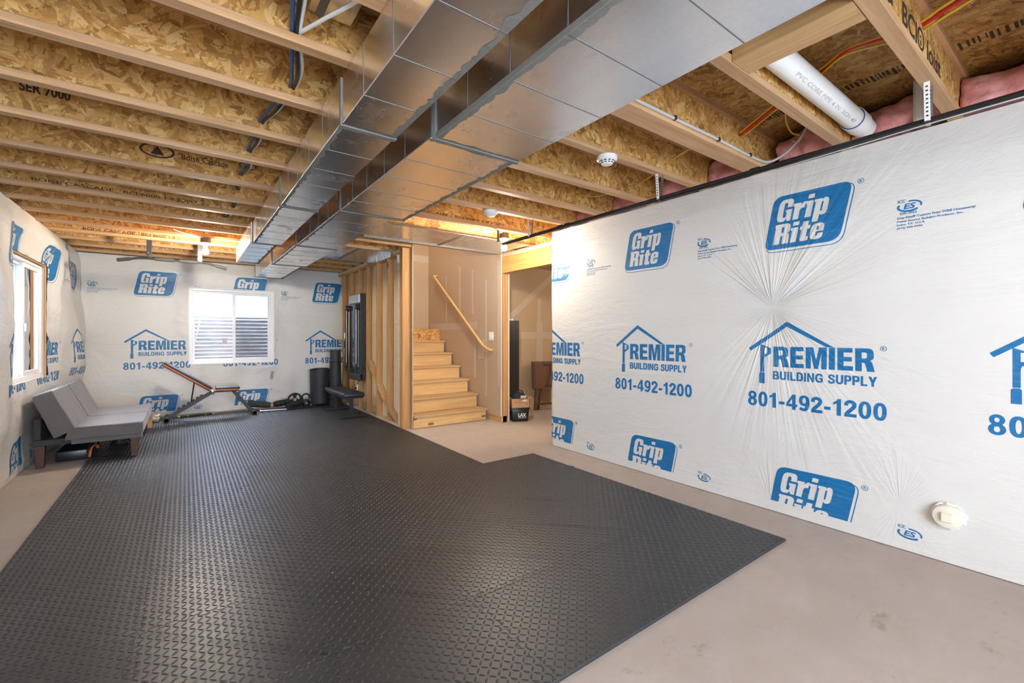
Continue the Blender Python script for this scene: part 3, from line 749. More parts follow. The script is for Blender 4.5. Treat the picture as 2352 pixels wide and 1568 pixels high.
me.materials.append(M['red']); obj('pane_sticker', me, w1)
MB().box(.505, .57, 8.8705, 8.8715, 1.115, 1.185).build('pane_sticker', M['grey_cable'], w1)

# ---- window wells outside (corrugated half rounds)
def well(label, cx, cy, dirv, half, depth, z0, z1):
    d = Vector(dirv); s_ = Vector((-d.y, d.x, 0)); t = thing('window_well', label, 'window well', (cx, cy, z0)); n = 40; rows = int((z1 - z0) / .012)
    bm = bmesh.new(); G = []
    for i in range(n + 1):
        a = math.pi * i / n; col = []
        for j in range(rows + 1):
            z = z0 + (z1 - z0) * j / rows; w = .014 * math.sin(2 * math.pi * z / .068)
            # squarish half round
            ca, sa = math.cos(a), math.sin(a); e = .6
            x = math.copysign(abs(ca) ** e, ca) * (half + w); y = abs(sa) ** e * (depth + w)
            col.append(bm.verts.new(Vector((cx, cy, z)) + s_ * x + d * y - Vector((cx, cy, z0))))
        G.append(col)
    for i in range(n):
        for j in range(rows): bm.faces.new((G[i][j], G[i + 1][j], G[i + 1][j + 1], G[i][j + 1]))
    me = bpy.data.meshes.new('corrugated_wall'); bm.to_mesh(me); bm.free(); me.materials.append(M['well']); me.polygons.foreach_set('use_smooth', [True] * len(me.polygons))
    ob = obj('corrugated_wall', me, t); so = ob.modifiers.new('thick', 'SOLIDIFY'); so.thickness = .003
    g = MB(); pl = [Vector((cx, cy, 0)) + s_ * (half * 1.0 * math.copysign(abs(math.cos(a)) ** .6, math.cos(a))) + d * (depth * abs(math.sin(a)) ** .6) for a in [math.pi * i / 24 for i in range(25)]]
    g.prism([(p.x, p.y) for p in pl], lambda x, y: Vector((x, y, z0 - .03)), lambda x, y: Vector((x, y, z0))); g.build('gravel_bed', M['concrete'], t)
    return t
wellA = well('corrugated grey steel window well seen through the far window', .655, 9.13, (0, 1, 0), .80, .75, .66, 1.60)
b = MB(); b.beam((.06, 9.72, .70), (.22, 9.74, 1.56), .035, .02); b.build('escape_ladder_rail', M['well'], wellA)
well('corrugated grey steel window well outside the left window', -1.62, 6.42, (-1, 0, 0), .80, .75, .66, 1.60)
# ground outside, up to the rims of the wells
gr = MB().box(-40, -2.5, -10, 40, 1.2, 1.5).box(-2.5, 40, 10.0, 40, 1.2, 1.5).build('outside_ground', plain('dry_grass', (.30, .30, .16), .9, vary=.3)); tag(gr, kind='structure')

# ================================================================== STAIRS
# stud wall beside the stairs
SX0, SX1 = 2.355, 2.445
ws_ = MB().box(2.447, 2.460, 5.66, 9.0, 0, DECK).build('wall_stair', plain('drywall_back', (0.66, 0.55, 0.38), 0.85)); tag(ws_, kind='structure')
YS = [8.80, 8.47, 8.036, 7.568, 7.143, 6.671, 6.231]
for y in YS: MB().box(SX0, SX1, y, y + .038, .038, 2.365, .002, 1).build('stud', M['wood_z'], ws_)
MB().box(SX0, SX1, 5.75, 5.79, .038, 2.365, .002, 1).build('stud', M['plate_wood'], ws_)
MB().box(SX0, SX1, 5.795, 5.84, .038, 2.365, .002, 1).build('stud', M['plate_wood'], ws_)
MB().box(SX0 - .012, SX1 + .014, 5.655, 5.748, 0, ZC - .002, .002, 1).build('post', M['wood_z'], ws_)
MB().box(SX0, SX1, 5.75, 8.88, 0, .038, .002, 1).build('bottom_plate', M['plate_wood'], ws_)
MB().box(SX0, SX1, 5.75, 8.88, 2.365, 2.402, .002, 1).build('top_plate', M['wood_y'], ws_)
MB().box(SX0, SX1, 5.75, 8.88, 2.402, ZC - .001, .002, 1).build('top_plate', M['plate_wood'], ws_)
for (y0, z0, y1, z1) in ((7.085, .86, 6.715, .565), (6.665, .52, 6.275, .245), (6.225, .215, 5.85, .045)):
    b = MB(); b.prism([(y0, z0), (y1, z1), (y1, z1 - .055), (y0, z0 - .055)], lambda y, z: Vector((SX0, y, max(z, .038))), lambda y, z: Vector((SX1, y, max(z, .038)))); b.build('sloped_blocking', M['wood_y'], ws_)
for y0, y1, z in ((8.51, 8.80, 1.15),): MB().box(SX0, SX1, y0, y1, z, z + .038).build('fire_block', M['wood_y'], ws_)
for y0, y1 in ((5.84, 6.23), (6.27, 6.67), (6.71, 7.14)): MB().box(2.4455, 2.447, y0, y1, 1.415, 1.428).build('drywall_seam', M['joint'], ws_)
MB().box(SX0 - .02, SX0, 5.79, 5.84, 2.25, 2.36, .004).build('junction_box', M['white_plastic'], ws_)
# drywall end strip beside the post
MB().box(2.460, 2.473, 5.60, 9.0, 0, 4.6).build('drywall_panel', M['drywall'], ws_)

# stair flank wall (drywall) and its back wall
wsr = MB().box(3.67, 3.683, 5.235, 7.62, 0.085, 4.6).box(3.683, 3.77, 5.60, 7.62, 0, 4.6).build('wall_stairwell', M['drywall']); tag(wsr, kind='structure')
MB().box(3.6665, 3.6698, 5.236, 5.255, .09, 2.43).build('corner_bead', M['drywall_edge'], wsr)
MB().box(3.68, 3.77, 5.245, 5.60, 0, .09).build('bottom_plate', M['wood_y'], wsr)
for k, (y0, y1, z0, z1) in enumerate(((5.9, 7.55, 1.36, 1.47), (5.62, 5.67, .35, 2.1), (6.02, 6.06, 1.6, 2.3), (6.42, 6.47, 1.5, 2.4), (6.90, 6.93, 1.5, 2.3), (5.24, 5.33, .5, 2.35), (5.95, 6.00, .6, 1.3), (5.7, 5.85, .9, 1.2))):
    MB().box(3.6690 - .0007 * k, 3.6700, y0, y1, z0, z1).build('joint_tape', M['joint'], wsr)
wsb = MB().box(2.46, 3.77, 7.62, 7.64, 0, 4.6).build('wall_landing', M['drywall']); tag(wsb, kind='structure')
for (x0, x1, z0, z1) in ((2.47, 3.67, 2.62, 2.74),): MB().box(x0, x1, 7.6185, 7.6198, z0, z1).build('joint_tape', M['joint'], wsb)
wst = MB().box(2.42, 3.80, 5.30, 7.66, 4.6, 4.64).build('ceiling_stairwell', M['drywall']); tag(wst, kind='structure')
wfr = MB().box(2.42, 3.80, 5.30, 5.34, DECK + .02, 4.6).build('wall_stairfront', M['drywall']); tag(wfr, kind='structure')

stair = thing('staircase', 'pine staircase with seven worn treads rising between drywall walls', 'stairs', (3.05, 5.6, 0))
RY = [5.585, 5.845, 6.115, 6.385, 6.650, 6.920, 7.155]; TZ = [.170, .368, .570, .768, .970, 1.170, 1.372]
for i in range(7):
    zb = 0.004 if i == 0 else TZ[i - 1]
    if i < 6: MB().box(2.475, 3.645 - .02, RY[i], RY[i] + .02, zb, TZ[i] - .028, .001, 1).build('riser', M['tread'], stair)
    else: MB().box(2.475, 3.668, RY[i], RY[i] + .02, zb, TZ[i]).build('landing_edge', M['osb_web'], stair)
    if i < 6: MB().box(2.475, 3.645, RY[i] - .028, RY[i + 1] + .002, TZ[i] - .028, TZ[i], .008, 2).build('tread', M['tread_top'], stair)
MB().box(2.475, 3.668, 7.156, 7.619, TZ[6] - .02, TZ[6]).build('landing', M['osb_deck'], stair)
pl = [(RY[0] + .02, 0.0)]
for i in range(6): pl += [(RY[i] + .02, TZ[i] - .03), (RY[i + 1] + .02, TZ[i] - .03)]
pl += [(7.6, TZ[5] - .03), (7.6, 1.0), (6.0, 0.0)]
MB().prism(pl, lambda y, z: Vector((3.60, y, z)), lambda y, z: Vector((3.638, y, z))).build('stringer', M['wood_y'], stair)
# handrail on the flank wall
hr = thing('handrail', 'round wooden handrail sloping down the stair drywall', 'handrail', (3.62, 5.5, 1.05))
MB().tube([(3.605, 7.27, 2.325), (3.605, 5.63, 1.105)], .021, 12).build('rail', M['rail_wood'], hr, True)
MB().tube([(3.605, 7.27, 2.325), (3.668, 7.275, 2.33)], .021, 12).build('rail_return', M['rail_wood'], hr, True)
MB().tube([(3.605, 5.64, 1.112), (3.62, 5.50, 1.05), (3.668, 5.47, 1.04)], .021, 12, 4).build('rail_return', M['rail_wood'], hr, True)
for yv, zv in ((7.0, 2.124), (5.8, 1.232)): MB().tube([(3.669, yv, zv - .06), (3.63, yv, zv - .06), (3.606, yv, zv - .015)], .006, 8, 4).build('bracket', M['galv_dull'], hr, True)
sw = thing('light_switch', 'white double light switch on the drywall below the handrail', 'switch', (3.669, 5.5, 1.25))
MB().box(3.663, 3.6695, 5.44, 5.56, 1.185, 1.31, .003).build('cover_plate', M['white_plastic'], sw)
for y in (5.475, 5.525): MB().box(3.656, 3.664, y - .014, y + .014, 1.215, 1.28, .002).build('rocker', M['white_plastic'], sw)

# ---- opening to the storage room
wo_ = MB().box(3.70, 3.80, 5.245, 5.285, 0, 2.157, .002, 1).build('wall_storage', M['wood_z']); tag(wo_, kind='structure')
MB().box(3.69, 3.80, 3.80, 5.34, 2.157, 2.385, .003, 1).build('header_beam', M['beam_wood'], wo_)
MB().box(3.69, 3.80, 3.80, 5.34, 2.386, ZC - .001, .003, 1).build('top_plate', M['plate_wood'], wo_)
MB().box(3.70, 3.80, 5.286, 5.60, 0, 2.15).build('backing', M['drywall_edge'], wo_)
MB().box(3.803, 3.816, 5.245, 5.62, .0, 2.3).build('drywall_panel', M['drywall_edge'], wo_)
wsg = MB().box(3.77, 6.6, 5.98, 6.0, 0, ZC).box(6.58, 6.60, 2.0, 6.0, 0, ZC).box(3.77, 6.6, 2.0, 2.02, 0, ZC).build('wall_storage_back', M['drywall']); tag(wsg, kind='structure')
for k, (x0, x1, z0, z1) in enumerate(((4.3, 5.7, 1.20, 1.32), (4.96, 5.04, .25, 1.9), (4.93, 5.07, .55, 1.5), (4.42, 4.47, .6, 1.15))): MB().box(x0, x1, 5.9785 - .0012 * k, 5.9798, z0, z1).build('joint_tape', M['joint'], wsg)
MB().beam((4.35, 5.979, 1.55), (5.6, 5.979, 2.55), .002, .10).build('joint_tape', M['joint'], wsg)
MB().box(3.81, 6.58, 2.02, 5.98, 2.425, 2.437).build('soffit', M['drywall'], wsg)

# ================================================================== FLOOR MAT
mat = thing('floor_mat', 'black interlocking foam gym mat with raised tread pattern', 'mat', (0, 0, 0))
TX, TY = .6255, .614; MX0, MY0 = -.785, 1.195; TH = .013
def tread_mesh():
    n = 22; bm = bmesh.new(); px = TX / n; py = TY / n
    for i in range(n):
        for j in range(n):
            a = math.pi / 4 if (i + j) % 2 else -math.pi / 4
            c = Vector(((i + .5) * px, (j + .5) * py, TH)); ca, sa = math.cos(a), math.sin(a)
            def R(x, y, z): return c + Vector((x * ca - y * sa, x * sa + y * ca, z))
            Lh, Wh, Hh = .0155, .0046, .0026
            base = [R(Lh * math.copysign(abs(math.cos(t)) ** 1.1, math.cos(t)), Wh * math.sin(t), 0) for t in [k * math.pi / 4 for k in range(8)]]
            top = [R(Lh * .62 * math.cos(t), Wh * .5 * math.sin(t), Hh) for t in [k * math.pi / 4 for k in range(8)]]
            vb = [bm.verts.new(p) for p in base]; vt = [bm.verts.new(p) for p in top]
            for k in range(8): bm.faces.new((vb[k], vb[(k + 1) % 8], vt[(k + 1) % 8], vt[k]))
            bm.faces.new(vt)
    me = bpy.data.meshes.new('raised_tread'); bm.to_mesh(me); bm.free(); me.materials.append(M['mat'])
    me.polygons.foreach_set('use_smooth', [True] * len(me.polygons)); return me
TREAD = tread_mesh(); TILES = {}
def edge_wave(n=9, amp=.010):
    out = []; 
    for i in range(n):
        t0 = i / n; w = 1 / n
        for s_, v in ((.06, -amp), (.44, -amp), (.56, amp), (.94, amp)): out.append((t0 + s_ * w, v))
    return out
WAVE = edge_wave()
def tile_mesh(l, r, b, t):
    key = (l, r, b, t)
    if key in TILES: return TILES[key]
    g = .0007; pts = []
    def run(free, fn): 
        if free: return []
        return [fn(u, v) for u, v in WAVE]
    pts.append((g, g)); pts += run(b, lambda u, v: (u * TX, v + g))
    pts.append((TX - g, g)); pts += run(r, lambda u, v: (TX + v - g, u * TY))
    pts.append((TX - g, TY - g)); pts += run(t, lambda u, v: (u * TX, TY + v - g))[::-1]
    pts.append((g, TY - g)); pts += run(l, lambda u, v: (v + g, u * TY))[::-1]
    mb = MB(); cx, cy = TX / 2, TY / 2
    mb.rings([[Vector((x, y, 0)) for x, y in pts], [Vector((x, y, TH - .0015)) for x, y in pts], [Vector((cx + (x - cx) * .9965, cy + (y - cy) * .9965, TH)) for x, y in pts]])
    TILES[key] = mb.mesh('mat_tile', M['mat']); return TILES[key]
cells = {(i, j) for i in range(5) for j in range(12)} | {(5, j) for j in range(4)}
for (i, j) in sorted(cells):
    o = obj('mat_tile', tile_mesh((i - 1, j) not in cells, (i + 1, j) not in cells, (i, j - 1) not in cells, (i, j + 1) not in cells), mat)
    o.location = (MX0 + i * TX, MY0 + j * TY, 0.0005)
    tr = obj('raised_tread', TREAD, o); tr['kind'] = 'stuff'
MZ = TH + .002
MB().box(2.905, 2.985, 3.05, 3.09, .001, .012).build('loose_tab', M['mat'], mat)

# ================================================================== DUCTS
def duct(label, secs, zb, loc, left_smear=()):
    t = thing('sheet_metal_duct', label, 'duct', loc)
    rg = random.Random(len(label))
    for i, (y0, y1, x0, x1, z0) in enumerate(secs):
        sec = MB().box(x0, x1, y0 + .001, y1 - .001, z0, ZC - .004, .003, 1).build('duct_section', M['galv'], t)
        n = max(1, round((y1 - y0) / .30))
        for k in range(1, n):
            y = y0 + (y1 - y0) * k / n
            MB().box(x0 + .002, x1 - .002, y - .0025, y + .0025, z0 - .0014, z0 + .001).build('stiffening_bead', M['seam'], sec)
            MB().box(x0 - .0012, x0 + .001, y - .002, y + .002, z0 + .004, ZC - .006).build('stiffening_bead', M['seam'], sec)
        # joint collar at the far end, raised round the section
        c = MB(); e = .006
        c.box(x0 - e, x1 + e, y1 - .014, y1 + .014, z0 - e, z0, .001, 1); c.box(x0 - e, x0, y1 - .014, y1 + .014, z0, ZC - .005, .001, 1); c.box(x1, x1 + e, y1 - .014, y1 + .014, z0, ZC - .005, .001, 1)
        c.build('joint_collar', M['mastic'], t)
        # brushed on sealant along one long edge and round the joint
        def smear(pa, pb, up, w, name='sealant'):
            pa, pb, up = Vector(pa), Vector(pb), Vector(up); m = max(4, int((pb - pa).length / .018)); b = bmesh.new(); nn = (pb - pa).cross(up).normalized(); A = []; Bv = []
            if nn.z > 0: nn = -nn
            for q in range(m + 1):
                p = pa + (pb - pa) * q / m; ww = w * (.55 + 1.1 * abs(noise.noise((p.x * 9, p.y * 9, p.z * 9 + i))) + .5 * rg.random())
                A.append(b.verts.new(p + nn * .0012)); Bv.append(b.verts.new(p + up * ww + nn * .0009))
            for q in range(m): b.faces.new((A[q], A[q + 1], Bv[q + 1], Bv[q]))
            me = bpy.data.meshes.new(name); b.transform(wmat(sec).inverted()); b.to_mesh(me); b.free(); me.materials.append(M['mastic']); return obj(name, me, sec)
        which = i in left_smear
        if which: smear((x0 + .002, y0, z0), (x0 + .002, y1, z0), (1, 0, 0), .022)
        else: smear((x1 - .002, y0, z0), (x1 - .002, y1, z0), (-1, 0, 0), .028)
        smear((x0, y1 - .014, z0 - .0002), (x1, y1 - .014, z0 - .0002), (0, -1, 0), .014)
        smear((x0, y0 + .015, z0 - .0002), (x1, y0 + .015, z0 - .0002), (0, 1, 0), .012)
    return t
dl = duct('narrow galvanised supply duct hung under joists, left of the pair', [(-1.2, .52, .575, .830, 2.222), (.52, 2.10, .575, .830, 2.222), (2.10, 3.67, .568, .826, 2.220), (3.67, 5.30, .566, .824, 2.220), (5.30, 6.80, .545, .800, 2.224)], 2.22, (.7, 3, 2.22), (2, 3))
dr = duct('wide galvanised return duct hung under joists, right of the pair', [(-1.2, .40, .962, 1.452, 2.20), (.40, 1.93, .962, 1.452, 2.20), (1.93, 3.46, .940, 1.448, 2.20), (3.46, 5.08, .935, 1.345, 2.20), (5.08, 6.60, .925, 1.335, 2.20), (6.60, 8.20, .908, 1.305, 2.20)], 2.20, (1.2, 3, 2.20), (0, 1, 3, 4))
MB().box(.958, .966, .40, 1.93, 2.196, 2.222, .002).build('edge_trim', M['mastic'], dr)
MB().box(1.09, 1.15, 7.55, 7.62, 2.1985, 2.1997).build('label_sticker', M['white_plastic'], dr)
# panned joist bays
def pan(label, x0, x1, y0, y1, z, seams, hem=True):
    t = thing('return_air_pan', label, 'duct', ((x0 + x1) / 2, (y0 + y1) / 2, z))
    MB().box(x0, x1, y0, y1, z - .002, z).build('steel_sheet', M['galv'], t)
    for x in seams: MB().box(x - .02, x + .02, y0 + .01, y1 - .01, z - .0055, z - .0022, .001, 1).build('seam', M['seam'], t)
    MB().box(x0 + .3, x1, y0 + .0, y0 + .025, z - .006, z - .0021).build('sealant', M['mastic'], t)
    MB().tube([(x0 + .25, y1 - .02, z - .008), (x1 - .05, y1 - .02, z - .008)], .010, 8).build('sealant', M['mastic'], t)
    return t
pan('coppery reflecting steel sheet closing the joist bay above the stair opening', 1.452, 3.62, 4.50, 5.26, ZC - .001, (2.66,))
p2 = pan('steel sheet closing the joist bay beside the top of the stud wall', 1.34, 2.35, 6.02, 7.10, ZC - .001, (1.9,))
k = bmesh.new(); G = []
for i in range(25):
    y = 6.05 + i * .042; row = []
    for j in range(5): row.append(k.verts.new((2.335 - .008 * noise.noise((i * .9, j * 1.1, 2)) - p2.location.x, y - p2.location.y, 2.365 + j * .018 - p2.location.z)))
    G.append(row)
for i in range(24):
    for j in range(4): k.faces.new((G[i][j], G[i + 1][j], G[i + 1][j + 1], G[i][j + 1]))
me = bpy.data.meshes.new('crumpled_edge'); k.to_mesh(me); k.free(); me.materials.append(M['galv']); obj('crumpled_edge', me, p2)
# branch boot high in the joist bay at the top of the picture
t = thing('branch_duct', 'short galvanised branch duct in the joist bay above the cables', 'duct', (.48, 1.78, 2.58))
MB().box(.40, .572, 1.62, 1.94, 2.58, 2.735, .003, 1).build('duct_section', M['galv'], t)
MB().box(.43, .46, 1.615, 1.945, 2.576, 2.73).build('joint_collar', M['seam'], t)

# ================================================================== PIPES, CABLES, INSULATION
gp = thing('gas_pipe', 'long black iron pipe strapped under joists along the wrapped wall', 'pipe', (2.81, 1.0, 2.265))
MB().cyl((2.81, -2.4, 2.268), (2.81, 3.98, 2.262), .0165, n=14).build('pipe', M['black_iron'], gp, True)
for y in (1.28, 2.94, 3.03): MB().cyl((2.81, y, 2.266), (2.81, y + .05, 2.266), .021, n=14).build('coupling', M['black_iron'], gp, True)
def cable(name, label, pts, r, mat, n=6, sm=6, grp=None, cat='cable'):
    return tag(MB().tube(pts, r, n, sm).build(name, mat, None, True), label, cat, grp)
rg = random.Random(5)
pts = [(2.775 + rg.uniform(-.006, .006), y, 2.243 + .008 * math.sin(y * 3)) for y in [-2.3 + i * .35 for i in range(18)]]
cable('low_voltage_cable', 'thin black cable hugging the underside of the black pipe', pts, .0045, M['black_cable'])
pts = [(2.772 + rg.uniform(-.005, .005), y, 2.228 + .010 * math.sin(y * 2 + 1)) for y in [-2.3 + i * .35 for i in range(15)]]
cable('low_voltage_cable', 'thin pale cable drooping just below the black pipe', pts, .0028, M['grey_cable'])
for lab, x, y in (('near the right edge of the photo', 2.80, .518), ('under the joist beside the ridged smoke alarm', 2.81, 1.985), ('closest to the lit bulb by the stairs', 2.84, 3.503)):
    t = thing('pipe_strap', 'perforated steel strap holding the black pipe, ' + lab, 'strap', (x, y, 2.26))
    for s_ in (-1, 1):
        b = MB(); x0 = 2.81 + s_ * .019; xt = 2.81 + s_ * .034
        b.quadbox([(x0 - .001, y - .011, 2.262), (x0 + .001, y - .011, 2.262), (x0 + .001, y + .011, 2.262), (x0 - .001, y + .011, 2.262), (xt - .001, y - .011, 2.439), (xt + .001, y - .011, 2.439), (xt + .001, y + .011, 2.439), (xt - .001, y + .011, 2.439)]); ba = b.build('band', M['white_plastic'] if s_ < 0 else M['galv_dull'], t)
        h = MB()
        for k in range(8):
            z = 2.285 + k * .019; xx = x0 + (xt - x0) * (z - 2.262) / .177 - .0013
            h.obox((xx, y, z), (.0012, .008, .007), Matrix.Identity(3))
        h.build('hole_row', M['black_ink'], ba)
    b = MB(); b.tube([(2.81 + .0195 * math.cos(a), y, 2.264 + .0195 * math.sin(a)) for a in [math.pi + math.pi * k / 10 for k in range(11)]], .009, 6, flat=.15); b.build('band', M['galv_dull'], t)
pv = thing('drain_pipe', 'fat white PVC drain pipe lying in the joist bay over the wall', 'pipe', (2.7, .93, 2.55))
MB().cyl((1.62, .930, 2.556), (3.25, .930, 2.556), .057, n=24).build('pipe', M['pvc'], pv, True)
MB().cyl((3.215, .930, 2.556), (3.33, .930, 2.556), .066, n=24).build('coupling', M['pvc'], pv, True)
MB().cyl((3.212, .930, 2.556), (3.216, .930, 2.556), .0625, n=24).build('primer_ring', plain('blue_primer', (.03, .08, .30), .5), pv, True)
MB().cyl((3.32, .930, 2.556), (3.43, .928, 2.552), .058, n=24).build('pipe', M['pvc'], pv, True)
me = text_mesh('PVC CORE PIPE 4 IN  SCH 40', 2.35, 3.15, 0, .02, .01)
for v in me.vertices:
    a = -1.15 + v.co.y / .0575 * 1.0; v.co = (v.co.x - pv.location.x, .930 - .0577 * math.cos(a) - pv.location.y, 2.556 + .0577 * math.sin(a) - pv.location.z)
me.materials.append(M['grey_cable']); obj('printed_line', me, pv)
pv2 = tag(MB().cyl((3.43, .665, 2.47), (3.43, .665, 2.74), .034, n=20).build('vent_pipe', M['pvc'], None, True), 'upright white PVC pipe stub beside the stamped joist', 'pipe')
# red and yellow cables through the webs at the right
RC = [(2.55, .20, 2.67), (2.62, .42, 2.655), (2.68, .545, 2.655), (2.67, .68, 2.675), (2.66, .80, 2.680), (2.73, .93, 2.665), (2.90, 1.22, 2.655), (3.06, 1.52, 2.63)]
cable('red_cable', 'thick red cable running through the joist webs over the right wall', RC, .0088, M['red_cable'], 8)
cable('yellow_cable', 'yellow cable following just below the thick red cable', [(x + .018 + .012 * math.sin(i), y + .012, z - .014) for i, (x, y, z) in enumerate(RC)], .0055, M['yellow_cable'])
cable('yellow_cable', 'yellow cable curving just above the thick red cable', [(x - .02 - .015 * math.sin(i * 1.3), y - .01, z + .004) for i, (x, y, z) in enumerate(RC)], .0050, M['yellow_cable'])
cable('yellow_cable', 'yellow cable end looped in front of the pink insulation', [(3.05, 1.22, 2.70), (3.14, 1.266, 2.68), (3.22, 1.29, 2.66), (3.32, 1.30, 2.635), (3.38, 1.27, 2.62), (3.41, 1.29, 2.595), (3.37, 1.32, 2.60)], .0055, M['yellow_cable'])
cable('yellow_cable', 'thin yellow cable crossing the joist bays beyond the ridged smoke alarm', [(2.60, 1.56, 2.46), (2.72, 1.77, 2.49), (2.865, 1.98, 2.518), (2.97, 2.25, 2.50), (3.065, 2.49, 2.534), (2.99, 2.75, 2.51), (2.92, 3.0, 2.561), (2.99, 3.25, 2.53), (3.06, 3.5, 2.594), (3.07, 3.7, 2.58)], .0045, M['yellow_cable'])
wc = thing('white_cable', 'white cable clipped along the broad double joist near the drain pipe', 'cable', (2.6, 1.46, 2.47))
MB().tube([(1.50, 1.456, 2.466), (2.0, 1.456, 2.469), (2.34, 1.456, 2.470), (2.66, 1.456, 2.473), (3.09, 1.456, 2.468), (3.30, 1.44, 2.478), (3.37, 1.36, 2.53), (3.37, 1.27, 2.60), (3.375, 1.235, 2.66)], .0085, 8, 6).build('sheath', M['grey_cable'], wc, True)
for x in (2.20, 2.66, 3.06): MB().box(x - .008, x + .008, 1.444, 1.466, 2.461, 2.484, .002).build('cable_clip', M['black_cable'], wc)
# bundle along the left bays
HY = [(1.50, .30, 2.60), (1.98, .362, 2.490), (2.49, .440, 2.523), (3.0, .366, 2.523), (3.5, .355, 2.515), (4.08, .355, 2.524), (4.61, .381, 2.554), (5.10, .379, 2.510), (5.60, .33, 2.52)]
def bundle(dx, dz, sag):
    o = []
    for i, (y, x, z) in enumerate(HY):
        o.append((x + dx, y, z + dz))
        if i < len(HY) - 1:
            y2, x2, z2 = HY[i + 1]; o.append(((x + x2) / 2 + dx * 1.6 + .012 * math.sin(i * 2.1), (y + y2) / 2, (z + z2) / 2 + dz - sag))
    return o
cable('romex_cable', 'dark blue cable threaded through the left joist webs', bundle(-.012, 0, .018), .0085, M['blue_cable'])
cable('romex_cable', 'black cable threaded through the left joist webs', bundle(.004, -.004, .026), .0085, M['black_cable'])
cable('romex_cable', 'white cable threaded through the left joist webs', bundle(.016, .004, .016), .0080, M['white_cable'])
cable('romex_cable', 'second white cable rising beside the branch duct', [(.375, 1.975, 2.495), (.44, 1.80, 2.485), (.52, 1.62, 2.49), (.55, 1.45, 2.50), (.55, 1.0, 2.52)], .008, M['white_cable'])
cable('lamp_wire', 'thin white wire from the joists to the far lamp socket', [(.22, 6.50, 2.43), (.12, 6.44, 2.432), (.0, 6.35, 2.436), (-.1, 6.2, 2.437)], .004, M['white_cable'])
cable('lamp_wire', 'thin white wire running from the stair lamp towards the ducts', [(2.90, 4.13, 2.425), (2.6, 4.14, 2.43), (2.2, 4.135, 2.432), (1.8, 4.13, 2.434), (1.47, 4.13, 2.434)], .004, M['white_cable'])

# pink fibreglass tucked on top of the wrapped wall
ORD = ['first', 'second', 'third', 'fourth', 'fifth', 'sixth', 'seventh', 'eighth']
bays = [(.03, .518), (.518, 1.012), (1.012, 1.465), (1.595, 1.985), (1.985, 2.493), (2.493, 3.005), (3.005, 3.503)]
for i, (a, b2) in enumerate(bays):
    ny, nz = 26, 12; bm = bmesh.new(); y0 = a + .012; y1 = b2 - .012; G = []
    for iy in range(ny + 1):
        row = []; u = iy / ny
        for iz in range(nz + 1):
            w = iz / nz; yy = y0 + (y1 - y0) * u; zz = 2.468 + (.225 + .04 * noise.noise((yy * 5, 1, i))) * w
            bul = .11 * math.sin(math.pi * min(1, w * .9 + .1)) ** .6 * (.65 + .35 * math.sin(math.pi * u)) + .05 * noise.noise((yy * 7, zz * 9, i * 3.0)) + .02 * noise.noise((yy * 22, zz * 26, i))
            row.append(bm.verts.new((3.53 - bul - (0 if w < 1 else -.1), yy, zz)))
        G.append(row)
    for iy in range(ny):
        for iz in range(nz): bm.faces.new((G[iy][iz], G[iy][iz + 1], G[iy + 1][iz + 1], G[iy + 1][iz]))
    # close the back
    back = [bm.verts.new((3.775, y0, 2.468)), bm.verts.new((3.775, y1, 2.468)), bm.verts.new((3.775, y1, 2.70)), bm.verts.new((3.775, y0, 2.70))]
    bm.faces.new(back)
    bm.faces.new([G[0][k] for k in range(nz + 1)] + [back[3], back[0]]); bm.faces.new([G[-1][k] for k in range(nz, -1, -1)] + [back[1], back[2]])
    bm.faces.new([r[-1] for r in G] + [back[2], back[3]]); bm.faces.new([r[0] for r in reversed(G)] + [back[0], back[1]])
    bmesh.ops.recalc_face_normals(bm, faces=bm.faces[:])
    t = thing('insulation_batt', 'pink fibreglass in the %s joist bay counted from the right' % ORD[i], 'insulation', (3.6, (a + b2) / 2, 2.468), group='pink batts above the wrapped wall')
    bm.transform(Matrix.Translation(-Vector(t.location)))
    me = bpy.data.meshes.new('batt'); bm.to_mesh(me); bm.free(); me.materials.append(M['pink']); me.polygons.foreach_set('use_smooth', [True] * len(me.polygons)); obj('batt', me, t)
    # cream plastic flap under it
    bm = bmesh.new(); G = []
    for iy in range(21):
        u = iy / 20; yy = y0 + (y1 - y0) * u; zt = 2.50 + .05 * abs(noise.noise((yy * 4.3, 7, i))) + .02 * noise.noise((yy * 11, 3, i))
        row = [bm.verts.new(Vector((3.42 + .03 * k, yy, 2.462 + (zt - 2.462) * k / 3)) - Vector(t.location)) for k in range(4)]; G.append(row)
    for iy in range(20):
        for k in range(3): bm.faces.new((G[iy][k], G[iy + 1][k], G[iy + 1][k + 1], G[iy][k + 1]))
    me = bpy.data.meshes.new('plastic_flap'); bm.to_mesh(me); bm.free(); me.materials.append(M['cream_plastic']); me.polygons.foreach_set('use_smooth', [True] * len(me.polygons))
    fo = obj('plastic_flap', me, t); fo.modifiers.new('thick', 'SOLIDIFY').thickness = .003

